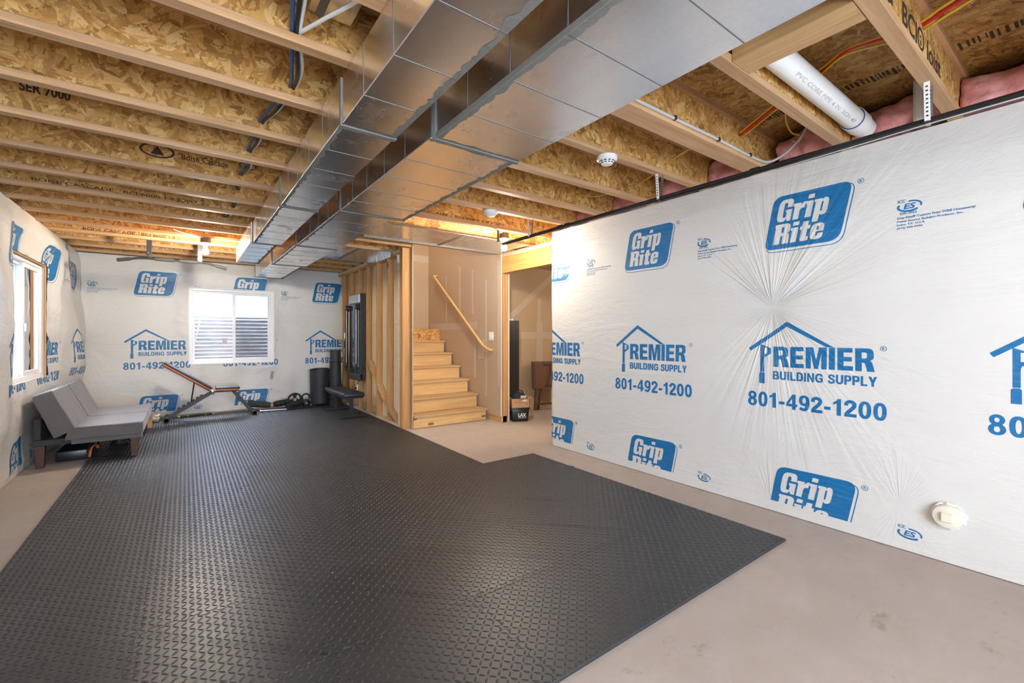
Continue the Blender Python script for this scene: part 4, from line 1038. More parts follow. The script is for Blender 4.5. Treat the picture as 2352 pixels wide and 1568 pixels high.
# ================================================================== LAMPS AND ALARMS
def lamp(label, x, y, ztop, watts=1.0):
    t = thing('bare_bulb_lamp', label, 'lamp', (x, y, ztop))
    MB().lathe([(.052, ztop - .062), (.054, ztop - .058), (.054, ztop - .004), (.050, ztop)], (x, y, 0), 16).build('junction_box', M['brown_box'], t, True)
    MB().lathe([(.020, ztop - .115), (.024, ztop - .105), (.026, ztop - .090), (.045, ztop - .078), (.058, ztop - .070), (.060, ztop - .063)], (x, y, 0), 20).build('porcelain_socket', M['white_plastic'], t, True)
    MB().lathe([(.004, ztop - .205), (.020, ztop - .200), (.031, ztop - .182), (.0335, ztop - .165), (.030, ztop - .148), (.020, ztop - .130), (.014, ztop - .112)], (x, y, 0), 16).build('bulb', M['bulb'], t, True)
    return t
lamp('lit bare bulb hanging near the pull-up bar', .200, 6.51, ZC - .002)
lb = lamp('lit bare bulb at the end of the black pipe by the stairs', 2.965, 4.175, ZC - .002)
MB().box(2.822, 2.848, 4.10, 4.116, 2.305, ZC, .002).build('mounting_bracket', M['brown_box'], lb)
lamp('unseen bare bulb added as fill behind the camera, towards the left wall', -.15, -1.75, ZC - .002)  # extra bulb out of view, added to lift the room's brightness
lamp('unseen bare bulb added to brighten the storage room, past the doorway', 6.1, 3.0, 2.423)  # out of view; added so the storage room isn't dark
def alarm(label, x, y, ridged):
    t = thing('smoke_alarm', label, 'smoke alarm', (x, y, ZC))
    MB().lathe([(.062, ZC - .030), (.066, ZC - .026), (.066, ZC - .002), (.060, ZC)], (x, y, 0), 28).build('base', M['white_plastic'], t, True)
    c = MB().lathe([(.028, ZC - .056), (.034, ZC - .054), (.046, ZC - .042), (.058, ZC - .0305)], (x, y, 0), 28).build('cover', M['white_plastic'], t, True)
    if ridged:
        for k in range(12):
            a = 2 * math.pi * k / 12
            for rr_, zz, wd in ((.0515, ZC - .0385, .016), (.0415, ZC - .0475, .012)):
                MB().obox((x + rr_ * math.cos(a), y + rr_ * math.sin(a), zz), (.003, wd, .006), Matrix.Rotation(a, 3, 'Z') @ Matrix.Rotation(.75, 3, 'Y')).build('vent_slot', M['black_ink'], c)
    else:
        MB().tube([(x + .048 * math.cos(a), y + .048 * math.sin(a), ZC - .0405) for a in [2 * math.pi * k / 24 for k in range(24)]], .0012, 4, closed=True).build('vent_slot', M['grey_cable'], c)
alarm('white smoke alarm with dark vent slots, larger in the photo', 2.24, 1.985, True)
alarm('plain white smoke alarm under a joist, farther from the camera', 2.33, 3.503, False)

# ================================================================== CLEANOUT, OUTLET
t = thing('cleanout_cap', 'round cream plastic drain cleanout cap low on the wrapped wall', 'cleanout cap', (3.38, .54, .27))
MB().lathe([(.062, 0), (.064, -.05), (.060, -.062), (.056, -.064), (.0, -.060)][:4], (3.40, .54, .27), 28, Matrix.Rotation(math.pi / 2, 3, 'Y')).build('cap', M['cream_plastic'], t, True)
MB().box(3.318, 3.338, .516, .564, .246, .294, .005).build('square_boss', M['cream_plastic'], t)
MB().tube([(3.375 + .01 * math.sin(k * 1.7), .54 + (.067 + .002 * math.sin(k * 2.3)) * math.cos(k * .2513), .27 + (.067 + .002 * math.cos(k * 3.1)) * math.sin(k * .2513)) for k in range(25)], .006, 6, closed=True).build('torn_rim', M['white_plastic'], t, True)
t = thing('wall_outlet', 'white outlet on a stud below the wall trainer', 'outlet', (2.35, 7.60, .37))
MB().box(2.336, 2.354, 7.574, 7.640, .31, .43, .004).build('cover_plate', M['white_plastic'], t)
MB().box(2.310, 2.336, 7.592, 7.622, .352, .388, .006).build('plug', M['black_cable'], t)

# ================================================================== WALL TRAINER
t = thing('wall_trainer', 'tall black wall mounted cable trainer with mirror screen on the studs', 'exercise machine', (2.35, 7.45, .53))
MB().box(2.262, 2.354, 7.175, 7.715, .545, 1.935, .012).build('body', M['black_metal'], t)
MB().box(2.246, 2.262, 7.195, 7.700, .650, 1.775, .003).build('mirror_screen', M['screen'], t)
MB().box(2.240, 2.275, 7.185, 7.705, 1.785, 1.930, .010).build('top_cap', M['galv_dull'], t)
MB().box(2.234, 2.300, 7.175, 7.712, .530, .645, .010).build('bottom_cap', M['black_pad'], t)
for i in range(9): MB().box(2.30, 2.35, 7.170, 7.176, .62 + i * .14, .70 + i * .14).build('side_vent', M['charcoal'], t)
for y in (7.205, 7.735):
    a = MB(); a.cyl((2.205, y, .760), (2.205, y, 1.705), .024, n=12); arm = a.build('arm', M['black_metal'], t, True)
    MB().cyl((2.20, y - .018, .80), (2.20, y - .018, 1.68), .006, n=8).build('chrome_strip', M['chrome'], arm, True)
    MB().cyl((2.190, y, 1.715), (2.262, y, 1.715), .048, n=20).build('shoulder_joint', M['black_metal'], arm, True)
    MB().ball((2.20, y, .735), (.028, .028, .035)).build('cable_guide', M['black_rubber'], arm, True)
    MB().ball((2.20, y, .685), (.018, .018, .026)).build('cable_stop', M['black_rubber'], arm, True)
MB().cyl((2.178, 7.735, 1.205), (2.178, 7.735, 1.30), .010, n=10).build('handle_grip', M['white_plastic'], t, True)
MB().cyl((2.178, 7.735, 1.05), (2.178, 7.735, 1.16), .016, n=10).build('handle_grip', M['black_rubber'], t, True)
MB().box(2.243, 2.2465, 7.60, 7.69, .665, .705).build('badge', M['blackbox'], t)
MB().tube([(2.30, 7.35, .535), (2.30, 7.42, .47), (2.29, 7.55, .42), (2.29, 7.70, .395), (2.30, 7.68, .365), (2.315, 7.62, .368)], .0045, 6, 6).build('power_cord', M['black_cable'], t, True)

# ================================================================== FLAT BENCH
t = thing('flat_bench', 'black padded flat weight bench beside the stud wall', 'bench', (2.05, 7.25, MZ))
MB().box(1.870, 2.185, 6.690, 7.810, .335, .402, .022, 3).build('seat_pad', M['black_pad'], t, True)
MB().box(1.895, 2.16, 6.72, 7.78, .318, .335).build('seat_board', M['black_metal'], t)
for y in (6.86, 7.80 - .06):
    MB().box(2.03 - .024, 2.03 + .024, y - .022, y + .022, .045, .322, .003).build('leg', M['black_metal'], t)
    MB().box(1.850, 2.255, y - .026, y + .026, MZ + .003, .052, .004).build('foot', M['black_metal'], t)
    for x in (1.855, 2.235): MB().box(x - .006, x + .022, y - .029, y + .029, MZ, .055, .003).build('foot_cap', M['black_rubber'], t)
    MB().box(1.96, 2.10, y - .03, y + .03, .308, .320).build('mount_plate', M['black_metal'], t)

# ================================================================== ROLLED MATS
def spiral(cx, cy, r0, r1, turns, z0, z1, th, flare=1.0, wav=0.0, ph=0.0, n=90):
    bm = bmesh.new(); G = []
    for i in range(n + 1):
        f = i / n; a = ph + f * turns * 2 * math.pi; r = r0 + (r1 - r0) * f; row = []
        for j, w in enumerate((0, .5, 1)):
            rr2 = r * (1 + (flare - 1) * w); z = z0 + (z1 - z0) * w + (wav * math.sin(a * 1.0 + .8) if w == 1 else 0)
            row.append((bm.verts.new((cx + rr2 * math.cos(a), cy + rr2 * math.sin(a), z)), bm.verts.new((cx + (rr2 - th) * math.cos(a), cy + (rr2 - th) * math.sin(a), z))))
        G.append(row)
    for i in range(n):
        A, B = G[i], G[i + 1]
        for j in range(2):
            bm.faces.new((A[j][0], B[j][0], B[j + 1][0], A[j + 1][0])); bm.faces.new((A[j][1], A[j + 1][1], B[j + 1][1], B[j][1]))
        bm.faces.new((A[2][0], B[2][0], B[2][1], A[2][1])); bm.faces.new((A[0][1], B[0][1], B[0][0], A[0][0]))
    for row in (G[0], G[-1]):
        for j in range(2): bm.faces.new((row[j][0], row[j + 1][0], row[j + 1][1], row[j][1]))
    return bm
t = thing('rolled_mat', 'short black foam mat curled into an open upright roll', 'rolled mat', (1.953, 8.50, MZ))
bm = spiral(0, 0, .120, .165, 1.9, .035, .64, .008, 1.08, .014, .6)
me = bpy.data.meshes.new('foam_sheet'); bmesh.ops.recalc_face_normals(bm, faces=bm.faces[:]); bm.to_mesh(me); bm.free(); me.materials.append(M['black_foam']); me.polygons.foreach_set('use_smooth', [True] * len(me.polygons)); me.set_sharp_from_angle(angle=.6); obj('foam_sheet', me, t)
for a in (-2.45, -.5, 1.8): MB().ball((.14 * math.cos(a), .14 * math.sin(a), .022), (.032, .032, .021)).build('stand_foot', M['black_rubber'], t, True, local=True)
MB().lathe([(.135, .03), (.14, .045)], (0, 0, 0), 20).build('stand_base', M['black_rubber'], t, True, local=True)
t = thing('rolled_mat', 'tall black foam roll strapped and standing against the studs', 'rolled mat', (2.165, 8.27, MZ))
bm = spiral(0, 0, .03, .112, 6, 0, .985, .008, .86, .0, 2.0, 160)
me = bpy.data.meshes.new('foam_sheet'); bmesh.ops.recalc_face_normals(bm, faces=bm.faces[:]); bm.to_mesh(me); bm.free(); me.materials.append(M['black_foam']); me.polygons.foreach_set('use_smooth', [True] * len(me.polygons)); me.set_sharp_from_angle(angle=.6); obj('foam_sheet', me, t)
for z, r in ((.78, .1010), (.13, .1145)):
    MB().tube([(r * math.cos(a), r * math.sin(a), z) for a in [2 * math.pi * k / 28 for k in range(28)]], .010, 6, closed=True, flat=.35).build('strap', M['dark_cloth'], t, True, local=True)
MB().tube([(-.085, -.065, .79), (-.12, -.07, .6), (-.16, -.06, .35), (-.13, -.05, .14)], .009, 6, 6, flat=.4).build('strap', M['dark_cloth'], t, True, local=True)
MB().tube([(.02, -.103, .78), (.045, -.103, .55), (.075, -.095, .32)], .007, 6, 6, flat=.4).build('strap', M['dark_cloth'], t, True, local=True)

# ================================================================== WEIGHTS ALONG THE FAR WALL
t = thing('weight_plate', 'black rubber weight plate with cut-out grips leaning on the far wall', 'weight plate', (1.555, 8.55, .13))
Rp = Matrix.Rotation(-1.42, 3, 'X')
def ringpoly(r, n, a0=0): return [(r * math.cos(a0 + 2 * math.pi * k / n), r * math.sin(a0 + 2 * math.pi * k / n)) for k in range(n)]
pc = Vector((1.555, 8.56, .135))
def lay(x, y, z): return pc + Rp @ Vector((x, y, z))
MB().rings([[lay(r * math.cos(a), r * math.sin(a), z) for a in [2 * math.pi * k / 36 for k in range(36)]] for r, z in ((.112, -.016), (.118, -.008), (.118, .008), (.112, .016), (.092, .016), (.088, .010), (.088, -.010), (.092, -.016))], False, True).build('rubber_rim', M['black_rubber'], t, True)
MB().rings([[lay(r * math.cos(a), r * math.sin(a), z) for a in [2 * math.pi * k / 24 for k in range(24)]] for r, z in ((.042, -.014), (.042, .014), (.026, .016), (.026, -.016))], False, True).build('steel_hub', M['chrome'], t, True)
for k in range(3):
    a = 2 * math.pi * k / 3 + .5
    pl = [(.038 * math.cos(a - .5), .038 * math.sin(a - .5)), (.09 * math.cos(a - .42), .09 * math.sin(a - .42)), (.093 * math.cos(a), .093 * math.sin(a)), (.09 * math.cos(a + .42), .09 * math.sin(a + .42)), (.038 * math.cos(a + .5), .038 * math.sin(a + .5))]
    MB().prism(pl, lambda x, y: lay(x, y, -.010), lambda x, y: lay(x, y, .010)).build('spoke', M['black_rubber'], t)
MB().prism([(-.070, -.012), (-.044, -.010), (-.046, .014), (-.072, .016)], lambda x, y: lay(x, y, .011), lambda x, y: lay(x, y, .0125)).build('red_badge', M['red'], t)
t = thing('kettlebell', 'black kettlebell standing between the plate and the curled mat', 'kettlebell', (1.712, 8.44, MZ))
MB().lathe([(.045, 0), (.062, .006), (.074, .045), (.070, .085), (.052, .115), (.02, .128)], (0, 0, 0), 22).build('bell', M['black_metal'], t, True, local=True)
MB().tube([(-.038, 0, .095), (-.058, 0, .150), (-.050, 0, .195), (0, 0, .218), (.050, 0, .195), (.058, 0, .150), (.038, 0, .095)], .0145, 10, 6).build('handle', M['black_metal'], t, True, local=True)
me = text_mesh('X', -.012, .012, .045, .072, .06)
for v in me.vertices: v.co = (v.co.x, -.0745, v.co.y)
me.materials.append(M['white_ink']); obj('weight_mark', me, t)
def roll(name, label, cat, p0, p1, r0, r1, mat, bands=(), cap=None):
    p0 = Vector(p0); p1 = Vector(p1); t = thing(name, label, cat, (p0 + p1) / 2 - Vector((0, 0, r0)))
    m = 10; b = MB(); pts = [p0 + (p1 - p0) * k / m for k in range(m + 1)]
    rr2 = [(r0 + (r1 - r0) * k / m) * (1 + .05 * noise.noise((k * .8, p0.x * 5, 1))) for k in range(m + 1)]
    rr2[0] *= .82; rr2[-1] *= .82
    b.tube(pts, rr2, 16); b.build('body', mat, t, True)
    for f, w in bands:
        c = p0 + (p1 - p0) * f; d = (p1 - p0).normalized(); r = (r0 + (r1 - r0) * f) * 1.05
        MB().cyl(c - d * w / 2, c + d * w / 2, r, n=16).build('strap', M['black_cable'], t, True)
    return t
t = roll('foam_roller', 'dark tapered sleeve roll behind the front leg of the incline bench', 'roller', (.83, 8.50, .135), (1.165, 8.46, .082), .058, .048, M['charcoal'])
MB().cyl((1.160, 8.46, .078), (1.205, 8.455, .074), .030, n=14).build('wooden_core', M['cardboard'], t, True)
roll('ankle_weight', 'black strapped weight cuff lying next to the wooden roll end', 'weight cuff', (1.215, 8.48, .085), (1.46, 8.50, .115), .052, .050, M['dark_cloth'], ((.25, .03), (.5, .03)))
roll('ankle_weight', 'black strapped weight cuff lying in front of the weight plate', 'weight cuff', (1.375, 8.25, .062), (1.625, 8.36, .095), .046, .050, M['dark_cloth'], ((.3, .03), (.6, .03)))
t = thing('curl_bar', 'steel bar lying on the mat below the weight cuffs', 'barbell', (1.3, 8.21, MZ))
MB().cyl((.985, 8.205, .036), (1.36, 8.17, .034), .012, n=12).build('shaft', M['galv_dull'], t, True)
MB().cyl((.975, 8.206, .036), (.995, 8.204, .036), .019, n=12).build('end_collar', M['chrome'], t, True)
MB().cyl((1.06, 8.198, .036), (1.075, 8.197, .036), .017, n=12).build('end_collar', M['chrome'], t, True)
MB().cyl((1.36, 8.17, .034), (1.80, 8.23, .034), .013, n=12).build('grip_section', M['black_metal'], t, True)
for k in range(14):
    x = 1.55 + k * .017; y = 8.196 + (x - 1.55) * .136; MB().cyl((x, y, .034), (x + .007, y + .001, .034), .0165, n=10).build('grip_ring', M['black_rubber'], t, True)
t = thing('exercise_stick', 'black and lime folding stick lying at the foot of the far wall', 'stick', (.15, 8.42, MZ))
MB().cyl((-.09, 8.395, .030), (.375, 8.435, .030), .014, n=10).build('shaft', M['black_metal'], t, True)
for f in (0, .26, .74, .93):
    p = Vector((-.09, 8.395, .030)).lerp(Vector((.375, 8.435, .030)), f); MB().cyl(p, p + Vector((.03 if f in (0, .93) else .012, .003, 0)), .0165, n=10).build('lime_band', M['lime'], t, True)

# ================================================================== INCLINE BENCH
t = thing('incline_bench', 'adjustable weight bench with raised orange-trimmed back under the far window', 'bench', (.3, 8.15, MZ))
yb = 8.15
def pad(name, p0, p1, w, parts):
    p0 = Vector((p0[0], yb, p0[1])); p1 = Vector((p1[0], yb, p1[1])); d = (p1 - p0).normalized(); up = Vector((0, 1, 0)).cross(d); up = -up if up.z < 0 else up
    R = Matrix((d, Vector((0, 1, 0)), up)).transposed(); par = None
    for nm, o, h, mat, bev, sh in parts:
        q = MB(); q.obox((p0 + p1) / 2 - up * (o + h / 2), ((p1 - p0).length - sh, w - sh, h), R, bev, 3); x = q.build(nm, M[mat], t if par is None else par, True)
        if par is None: par = x
    return up
pad('back_pad', (-.232, .880), (.338, .470), .27, (('back_pad', 0, .032, 'black_pad', .012, 0), ('orange_trim', .030, .020, 'orange', .005, .006), ('pad_board', .049, .014, 'black_metal', .002, .02)))
pad('seat_pad', (.372, .478), (.685, .470), .29, (('seat_pad', 0, .032, 'black_pad', .012, 0), ('orange_trim', .030, .020, 'orange', .005, .006), ('pad_board', .049, .014, 'black_metal', .002, .02)))
MB().beam((-.205, yb, .060), (.350, yb, .410), .05, .05, .003).build('main_beam', M['black_metal'], t)
for f in (.24, .34, .44, .54, .64, .72):
    p = Vector((-.205, yb, .060)).lerp(Vector((.350, yb, .410)), f) + Vector((-.018, 0, .034)); MB().beam(p, p + Vector((.035, 0, .022)), .044, .020, .003).build('ladder_notch', M['black_metal'], t)
MB().beam((.600, yb, .405), (.868, yb, .045), .045, .05, .003).build('front_leg', M['black_metal'], t)
MB().beam((.330, yb, .400), (.660, yb, .402), .045, .022, .003).build('seat_rail', M['black_metal'], t)
for s_ in (-.05, .05): MB().cyl((.112, yb + s_, .565), (.074, yb + s_, .275), .009, n=10).build('prop_rod', M['black_metal'], t, True)
for x, z, L in ((-.212, .052, .20), (.878, .050, .17)):
    MB().cyl((x, yb - L, z), (x, yb + L, z), .026, n=14).build('foot_tube', M['black_metal'], t, True)
    for s_ in (-1, 1): MB().cyl((x, yb + s_ * L, z), (x, yb + s_ * (L - .06), z), .0355, n=14).build('rubber_foot', M['black_rubber'], t, True)
for x, z in ((.340, .415), (.320, .440)): MB().cyl((x, yb - .045, z), (x, yb + .045, z), .015, n=12).build('pivot_bolt', M['chrome'], t, True)
MB().tube([(.35, yb - .05, .41), (.365, yb - .055, .385), (.35, yb - .055, .365), (.335, yb - .055, .385), (.35, yb - .05, .41)], .005, 6, 4).build('pull_pin', M['chrome'], t, True)

# ================================================================== FUTON
t = thing('futon', 'low grey microfibre futon with tilted back beneath the left window', 'sofa', (-.77, 6.7, 0))
def slab(name, prof, y0, y1, bev, mat):
    q = MB(); a = [Vector((x, y0, z)) for x, z in prof]; b = [Vector((x, y1, z)) for x, z in prof]
    q.quadbox([a[0], a[1], b[1], b[0], a[3], a[2], b[2], b[3]], 0)
    bmesh.ops.subdivide_edges(q.bm, edges=q.bm.edges[:], cuts=11, use_grid_fill=True)
    cen = sum((v.co for v in q.bm.verts), Vector()) / len(q.bm.verts)
    o = q.build(name, M[mat], t, 'all')
    bv = o.modifiers.new('round', 'BEVEL'); bv.width = bev; bv.segments = 4; bv.limit_method = 'ANGLE'; bv.angle_limit = 1.0
    tx = bpy.data.textures.new('rumple', 'CLOUDS'); tx.noise_scale = .14
    dp = o.modifiers.new('rumple', 'DISPLACE'); dp.texture = tx; dp.strength = .010; dp.mid_level = .5; dp.texture_coords = 'LOCAL'
    return o
BK = [(-1.000, .280), (-.850, .352), (-1.018, .738), (-1.155, .690)]
ST = [(-.930, .252), (-.350, .252), (-.348, .372), (-.905, .372)]
for y0, y1 in ((5.955, 6.690), (6.700, 7.440)):
    slab('back_cushion', BK, y0, y1, .032, 'fabric'); slab('seat_cushion', ST, y0, y1, .032, 'fabric')
MB().box(-.885, -.365, 5.97, 7.42, .208, .250, .004).build('seat_rail', M['fabric'], t)
MB().box(-1.150, -.885, 6.00, 7.40, .215, .268, .004).build('back_frame', M['fabric_dark'], t)
MB().box(-1.15, -1.10, 6.03, 7.37, .25, .46, .01).build('back_support', M['fabric_dark'], t)
for x in (-1.105, -.420):
    for y in (6.045, 7.34):
        zf = 0.0 if x < -.8 else MZ
        MB().quadbox([(x - .026, y - .026, zf), (x + .026, y - .026, zf), (x + .026, y + .026, zf), (x - .026, y + .026, zf), (x - .036, y - .036, .212), (x + .036, y - .036, .212), (x + .036, y + .036, .212), (x - .036, y + .036, .212)], .003).build('leg', M['leg_wood'], t)
# things pushed under it
t = thing('storage_case', 'flat black case with an orange handle pushed under the futon', 'case', (-.85, 6.5, 0))
MB().box(-1.03, -.80, 6.20, 7.1, .003, .105, .012, 2).build('case_body', M['blackbox'], t, True)
MB().box(-.80, -.796, 6.24, 6.9, .06, .066).build('zip', M['chrome'], t)
MB().tube([(-.788, 6.22, .018), (-.780, 6.235, .085), (-.765, 6.29, .115), (-.752, 6.36, .105), (-.745, 6.40, .07)], .014, 8, 5, flat=.5).build('handle', M['orange'], t, True)
t = thing('coiled_cord', 'dark coiled cord lying on the mat under the futon', 'cord', (-.60, 6.72, MZ))
b = MB(); b.tube([((.085 - .0006 * k) * math.cos(k * .45), (.085 - .0006 * k) * math.sin(k * .45), .010 + .0009 * k) for k in range(70)], .009, 6); b.build('coil', M['black_cable'], t, True, local=True)
t = thing('gym_bag', 'black fabric bag lying in the dark beneath the futon seat', 'bag', (-.60, 7.05, MZ))
MB().ball((0, 0, .075), (.13, .22, .075)).build('bag_body', M['dark_cloth'], t, True, local=True)
MB().tube([(-.05, -.12, .13), (-.02, -.05, .165), (-.02, .05, .165), (-.05, .12, .13)], .010, 6, 5).build('strap', M['black_cable'], t, True, local=True)
# cardboard + plastic in the corner past the futon
t = thing('cardboard_box', 'small open cardboard box on the floor behind the futon end', 'box', (-.44, 7.9, 0))
Rb = Matrix.Rotation(.1, 3, 'Z')
for c, s_ in (((-.06, 0, .06), (.008, .40, .12)), ((.06, 0, .06), (.008, .40, .12)), ((0, -.2, .06), (.12, .008, .12)), ((0, .2, .06), (.12, .008, .12)), ((0, 0, .004), (.12, .40, .006))):
    MB().obox(Vector((-.44, 7.9, MZ)) + Rb @ Vector(c), s_, Rb).build('panel', M['cardboard'], t)
MB().obox(Vector((-.365, 7.88, MZ + .128)), (.008, .36, .05), Matrix.Rotation(.7, 3, 'Y')).build('flap', M['cardboard'], t)
t = thing('plastic_wad', 'crumpled clear packing plastic between cardboard box and bench foot', 'plastic', (-.34, 8.2, MZ))
bm = bmesh.new(); bmesh.ops.create_icosphere(bm, subdivisions=3, radius=.10)
for v in bm.verts:
    v.co *= .75 + .5 * noise.noise(v.co * 16); v.co.z = max(v.co.z * .6 + .055, .001); v.co.y *= 1.2; v.co.x *= .8
me = bpy.data.meshes.new('crumpled_sheet'); bm.to_mesh(me); bm.free(); me.materials.append(plain('cloudy_plastic', (.62, .52, .42), .25)); obj('crumpled_sheet', me, t)

# ================================================================== PULL-UP BAR
t = thing('pull_up_bar', 'black pull-up bar with foam grips bolted under the far joists', 'pull-up bar', (-.1, 7.11, ZC))
yb = 7.106
for x in (-.357, .157):
    br = MB().box(x - .026, x + .026, yb - .004, yb + .004, 2.206, ZC + .034, .002).build('hanger_plate', M['black_metal'], t)
    MB().cyl((x, yb - .012, 2.250), (x, yb + .012, 2.250), .027, n=16).build('bolt_boss', M['black_metal'], br, True)
    for dx, z in ((-.008, 2.285), (.012, 2.252)): MB().cyl((x + dx, yb - .014, z), (x + dx, yb - .004, z), .006, n=8).build('bolt', M['chrome'], br, True)
BP = [(-.655, yb, 2.168), (-.56, yb, 2.187), (-.46, yb, 2.209), (-.40, yb, 2.213), (.16, yb, 2.213), (.24, yb, 2.209), (.34, yb, 2.184), (.445, yb, 2.158)]
MB().tube(BP, .0135, 10).build('bar', M['black_metal'], t, True)
for a, b2 in (((-.66, yb, 2.1665), (-.535, yb, 2.192)), ((-.305, yb, 2.213), (-.115, yb, 2.213)), ((-.055, yb, 2.213), (.135, yb, 2.213)), ((.33, yb, 2.1865), (.452, yb, 2.1565))):
    MB().cyl(a, b2, .0215, n=14).build('foam_grip', M['charcoal'], t, True)

# ================================================================== STORAGE ROOM
t = thing('storage_cabinet', 'tall narrow black cabinet just inside the storage room', 'cabinet', (4.07, 5.81, 0))
MB().box(3.85, 4.305, 5.66, 5.975, 0.03, 1.495, .003).build('body', M['blackbox'], t)
for x0, x1 in ((3.855, 4.073), (4.079, 4.300)):
    d = MB().box(x0, x1, 5.645, 5.66, .06, 1.49, .003).build('door', M['blackbox'], t)
    MB().box(4.06 if x0 < 4 else 4.085, 4.068 if x0 < 4 else 4.093, 5.636, 5.646, .75, .87).build('handle', M['black_metal'], d)
for x in (3.87, 4.285):
    for y in (5.68, 5.955): MB().cyl((x, y, 0), (x, y, .03), .012, n=8).build('foot', M['black_rubber'], t)
t = thing('book', 'white spined book lying flat on top of the black cabinet', 'book', (4.08, 5.76, 1.495))
MB().box(3.95, 4.21, 5.67, 5.86, 1.496, 1.500).box(3.95, 4.21, 5.67, 5.86, 1.519, 1.523).build('cover', M['white_plastic'], t); MB().box(3.955, 4.205, 5.675, 5.855, 1.500, 1.519).build('pages', M['paper'], t)
t = thing('red_helmet', 'red shiny rounded gear with black band on top of the cabinet', 'helmet', (4.0, 5.78, 1.523))
MB().ball((4.0, 5.78, 1.61), (.085, .10, .085)).build('shell', M['red'], t, True)
MB().tube([(4.0 + .088 * math.cos(a), 5.78 + .103 * math.sin(a), 1.585) for a in [2 * math.pi * k / 24 for k in range(24)]], .010, 6, closed=True).build('band', M['black_rubber'], t, True)
rz = -.43; Rz = Matrix.Rotation(rz, 3, 'Z')
def at(c, p): return Vector(c) + Rz @ Vector(p)
t = thing('storage_tote', 'black plastic tote with white LAX lettering on the concrete', 'tote box', (3.985, 5.235, 0), rz)
q = MB(); q.quadbox([(-.115, -.095, .002), (.115, -.095, .002), (.115, .095, .002), (-.115, .095, .002), (-.13, -.11, .185), (.13, -.11, .185), (.13, .11, .185), (-.13, .11, .185)], .008); q.build('tub', M['blackbox'], t, True, local=True)
MB().box(-.14, .14, -.12, .12, .185, .205, .006).build('lid', M['blackbox'], t, True, local=True)
for s_ in (-1, 1): MB().box(s_ * .137 - .01, s_ * .137 + .01, -.04, .04, .150, .187, .004).build('handle', M['blackbox'], t, local=True)
me = join(text_mesh('LAX', -.035, .085, .070, .125, .05), text_mesh('CONNECTION', -.035, .085, .050, .062, .03))
for v in me.vertices: v.co = (v.co.x, -.0965 - (v.co.y / .185) * .0152 - .001, v.co.y)
me.materials.append(M['white_ink']); obj('printed_lettering', me, t)
t = thing('shipping_box', 'open brown cardboard box with black print on the black tote', 'box', (3.985, 5.235, .205), rz)
for c, s_ in (((-.125, 0, .065), (.006, .20, .13)), ((.125, 0, .065), (.006, .20, .13)), ((0, -.1, .065), (.25, .006, .13)), ((0, .1, .065), (.25, .006, .13)), ((0, 0, .003), (.25, .2, .005))):
    MB().obox(c, s_, Matrix.Identity(3)).build('panel', M['cardboard'], t, local=True)
MB().obox((.150, 0, .135), (.06, .19, .005), Matrix.Rotation(-.2, 3, 'Y')).build('flap', M['cardboard'], t, local=True)
me = join(text_mesh('1080', -.02, .05, .105, .122, .02), text_mesh('KEEP DRY  HANDLE WITH CARE', -.09, .075, .070, .082, .02))
for v in me.vertices: v.co = (v.co.x, -.1036, v.co.y)
me.materials.append(M['black_ink']); obj('printed_lettering', me, t)
MB().prism([(.085, .045), (.105, .045), (.095, .065)], lambda x, z: Vector((x, -.1036, z)), lambda x, z: Vector((x, -.1031, z))).build('printed_arrow', M['black_ink'], t, local=True)
t = thing('backpack', 'black bag with a white patch slumped in the cardboard box', 'bag', (3.985, 5.235, .245), rz)
bm = bmesh.new(); bmesh.ops.create_icosphere(bm, subdivisions=4, radius=.12)
for v in bm.verts:
    v.co *= 1 + .16 * noise.noise(v.co * 11); v.co = Vector((v.co.x * .96, v.co.y * .74, max(-.03, v.co.z * .85) + .075))
me = bpy.data.meshes.new('bag_body'); bm.to_mesh(me); bm.free(); me.materials.append(M['dark_cloth']); me.polygons.foreach_set('use_smooth', [True] * len(me.polygons)); obj('bag_body', me, t)
MB().obox((.045, -.086, .112), (.085, .012, .045), Matrix.Rotation(.55, 3, 'X'), .005).build('white_patch', M['white_plastic'], t, local=True)
MB().obox((.060, -.100, .060), (.070, .010, .022), Matrix.Rotation(.2, 3, 'X'), .004).build('white_patch', M['white_plastic'], t, local=True)
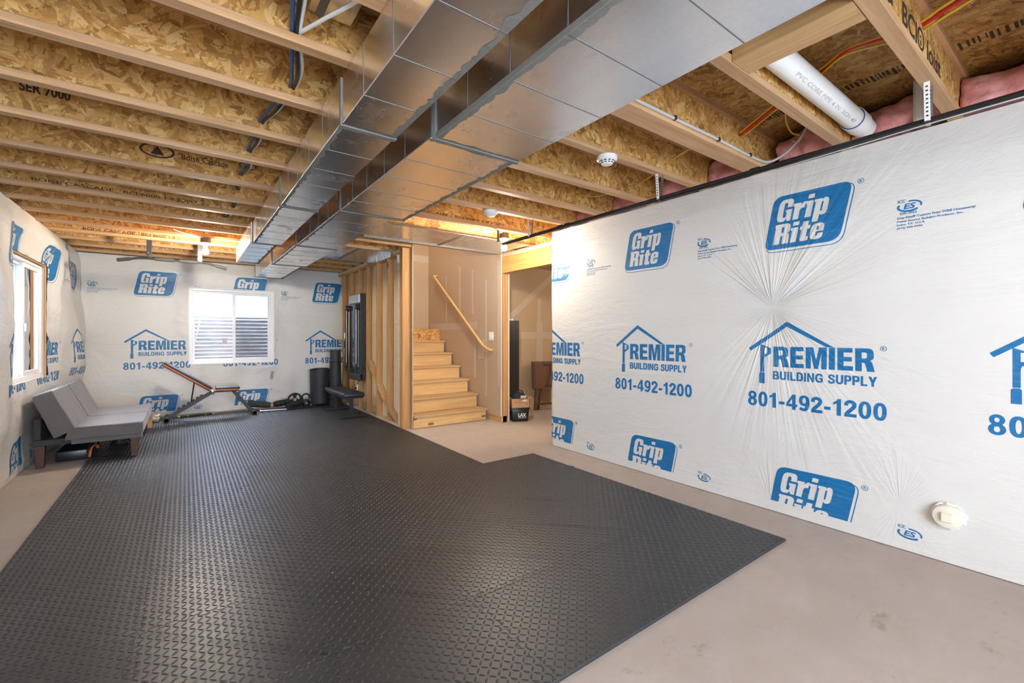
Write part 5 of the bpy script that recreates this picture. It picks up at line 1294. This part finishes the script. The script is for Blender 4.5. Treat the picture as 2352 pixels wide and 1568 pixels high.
MB().tube([(-.05, -.05, .16), (-.02, -.03, .20), (.03, -.02, .20), (.06, -.03, .165)], .008, 6, 5).build('carry_strap', M['black_cable'], t, True, local=True)
t = thing('folding_table', 'brown resin folding table leaning folded in the storage room', 'folding table', (5.02, 5.66, 0), -.30)
Rt = Matrix.Rotation(-.10, 3, 'X')
def tb(x, y, z): return Rt @ Vector((x, y, z))
q = MB(); q.prism([Vector((p.x, p.y)) for p in rpoly([(-.34, .36), (.34, .36), (.34, .82, .05), (-.34, .82, .05)])], lambda x, z: tb(x, -.02, z), lambda x, z: tb(x, .025, z)); q.build('folded_top', M['brown_resin'], t, local=True)
for z in (.41, .77): MB().quadbox([tb(-.13, -.032, z - .014), tb(.13, -.032, z - .014), tb(.13, -.02, z - .014), tb(-.13, -.02, z - .014), tb(-.13, -.032, z + .014), tb(.13, -.032, z + .014), tb(.13, -.02, z + .014), tb(-.13, -.02, z + .014)]).build('cross_rib', M['brown_resin_dark'], t, local=True)
for a, b2 in (((-.33, .82), (-.33, .36)), ((.33, .82), (.33, .36))): MB().beam(tb(a[0], -.02, a[1]), tb(b2[0], -.02, b2[1]), .05, .03, .004, up=(0, 1, 0)).build('edge_frame', M['brown_resin_dark'], t, local=True)
for x0, x1 in ((-.28, -.33), (.28, .33)):
    MB().beam(tb(x0, -.01, .38), tb(x1 , -.03, .012), .035, .045, .004, up=(0, 1, 0)).build('leg', M['brown_resin_dark'], t, local=True)
for x0, x1 in ((-.18, -.24), (.18, .24)):
    MB().beam(tb(x0, .03, .38), tb(x1, .06, .008), .035, .045, .004, up=(0, 1, 0)).build('leg', M['brown_resin_dark'], t, local=True)
MB().beam(tb(-.32, -.03, .11), tb(.32, -.03, .11), .03, .03, .003, up=(0, 1, 0)).build('leg_stretcher', M['brown_resin_dark'], t, local=True)
MB().tube([tb(-.02, -.034, .76), tb(-.03, -.045, .62), tb(-.09, -.045, .45), tb(-.085, -.034, .41)], .006, 6, 5).build('carry_strap', M['black_cable'], t, True, local=True)
MB().obox(tb(.07, -.0215, .65), (.06, .002, .03), Rt).build('label_sticker', M['paper'], t, local=True)
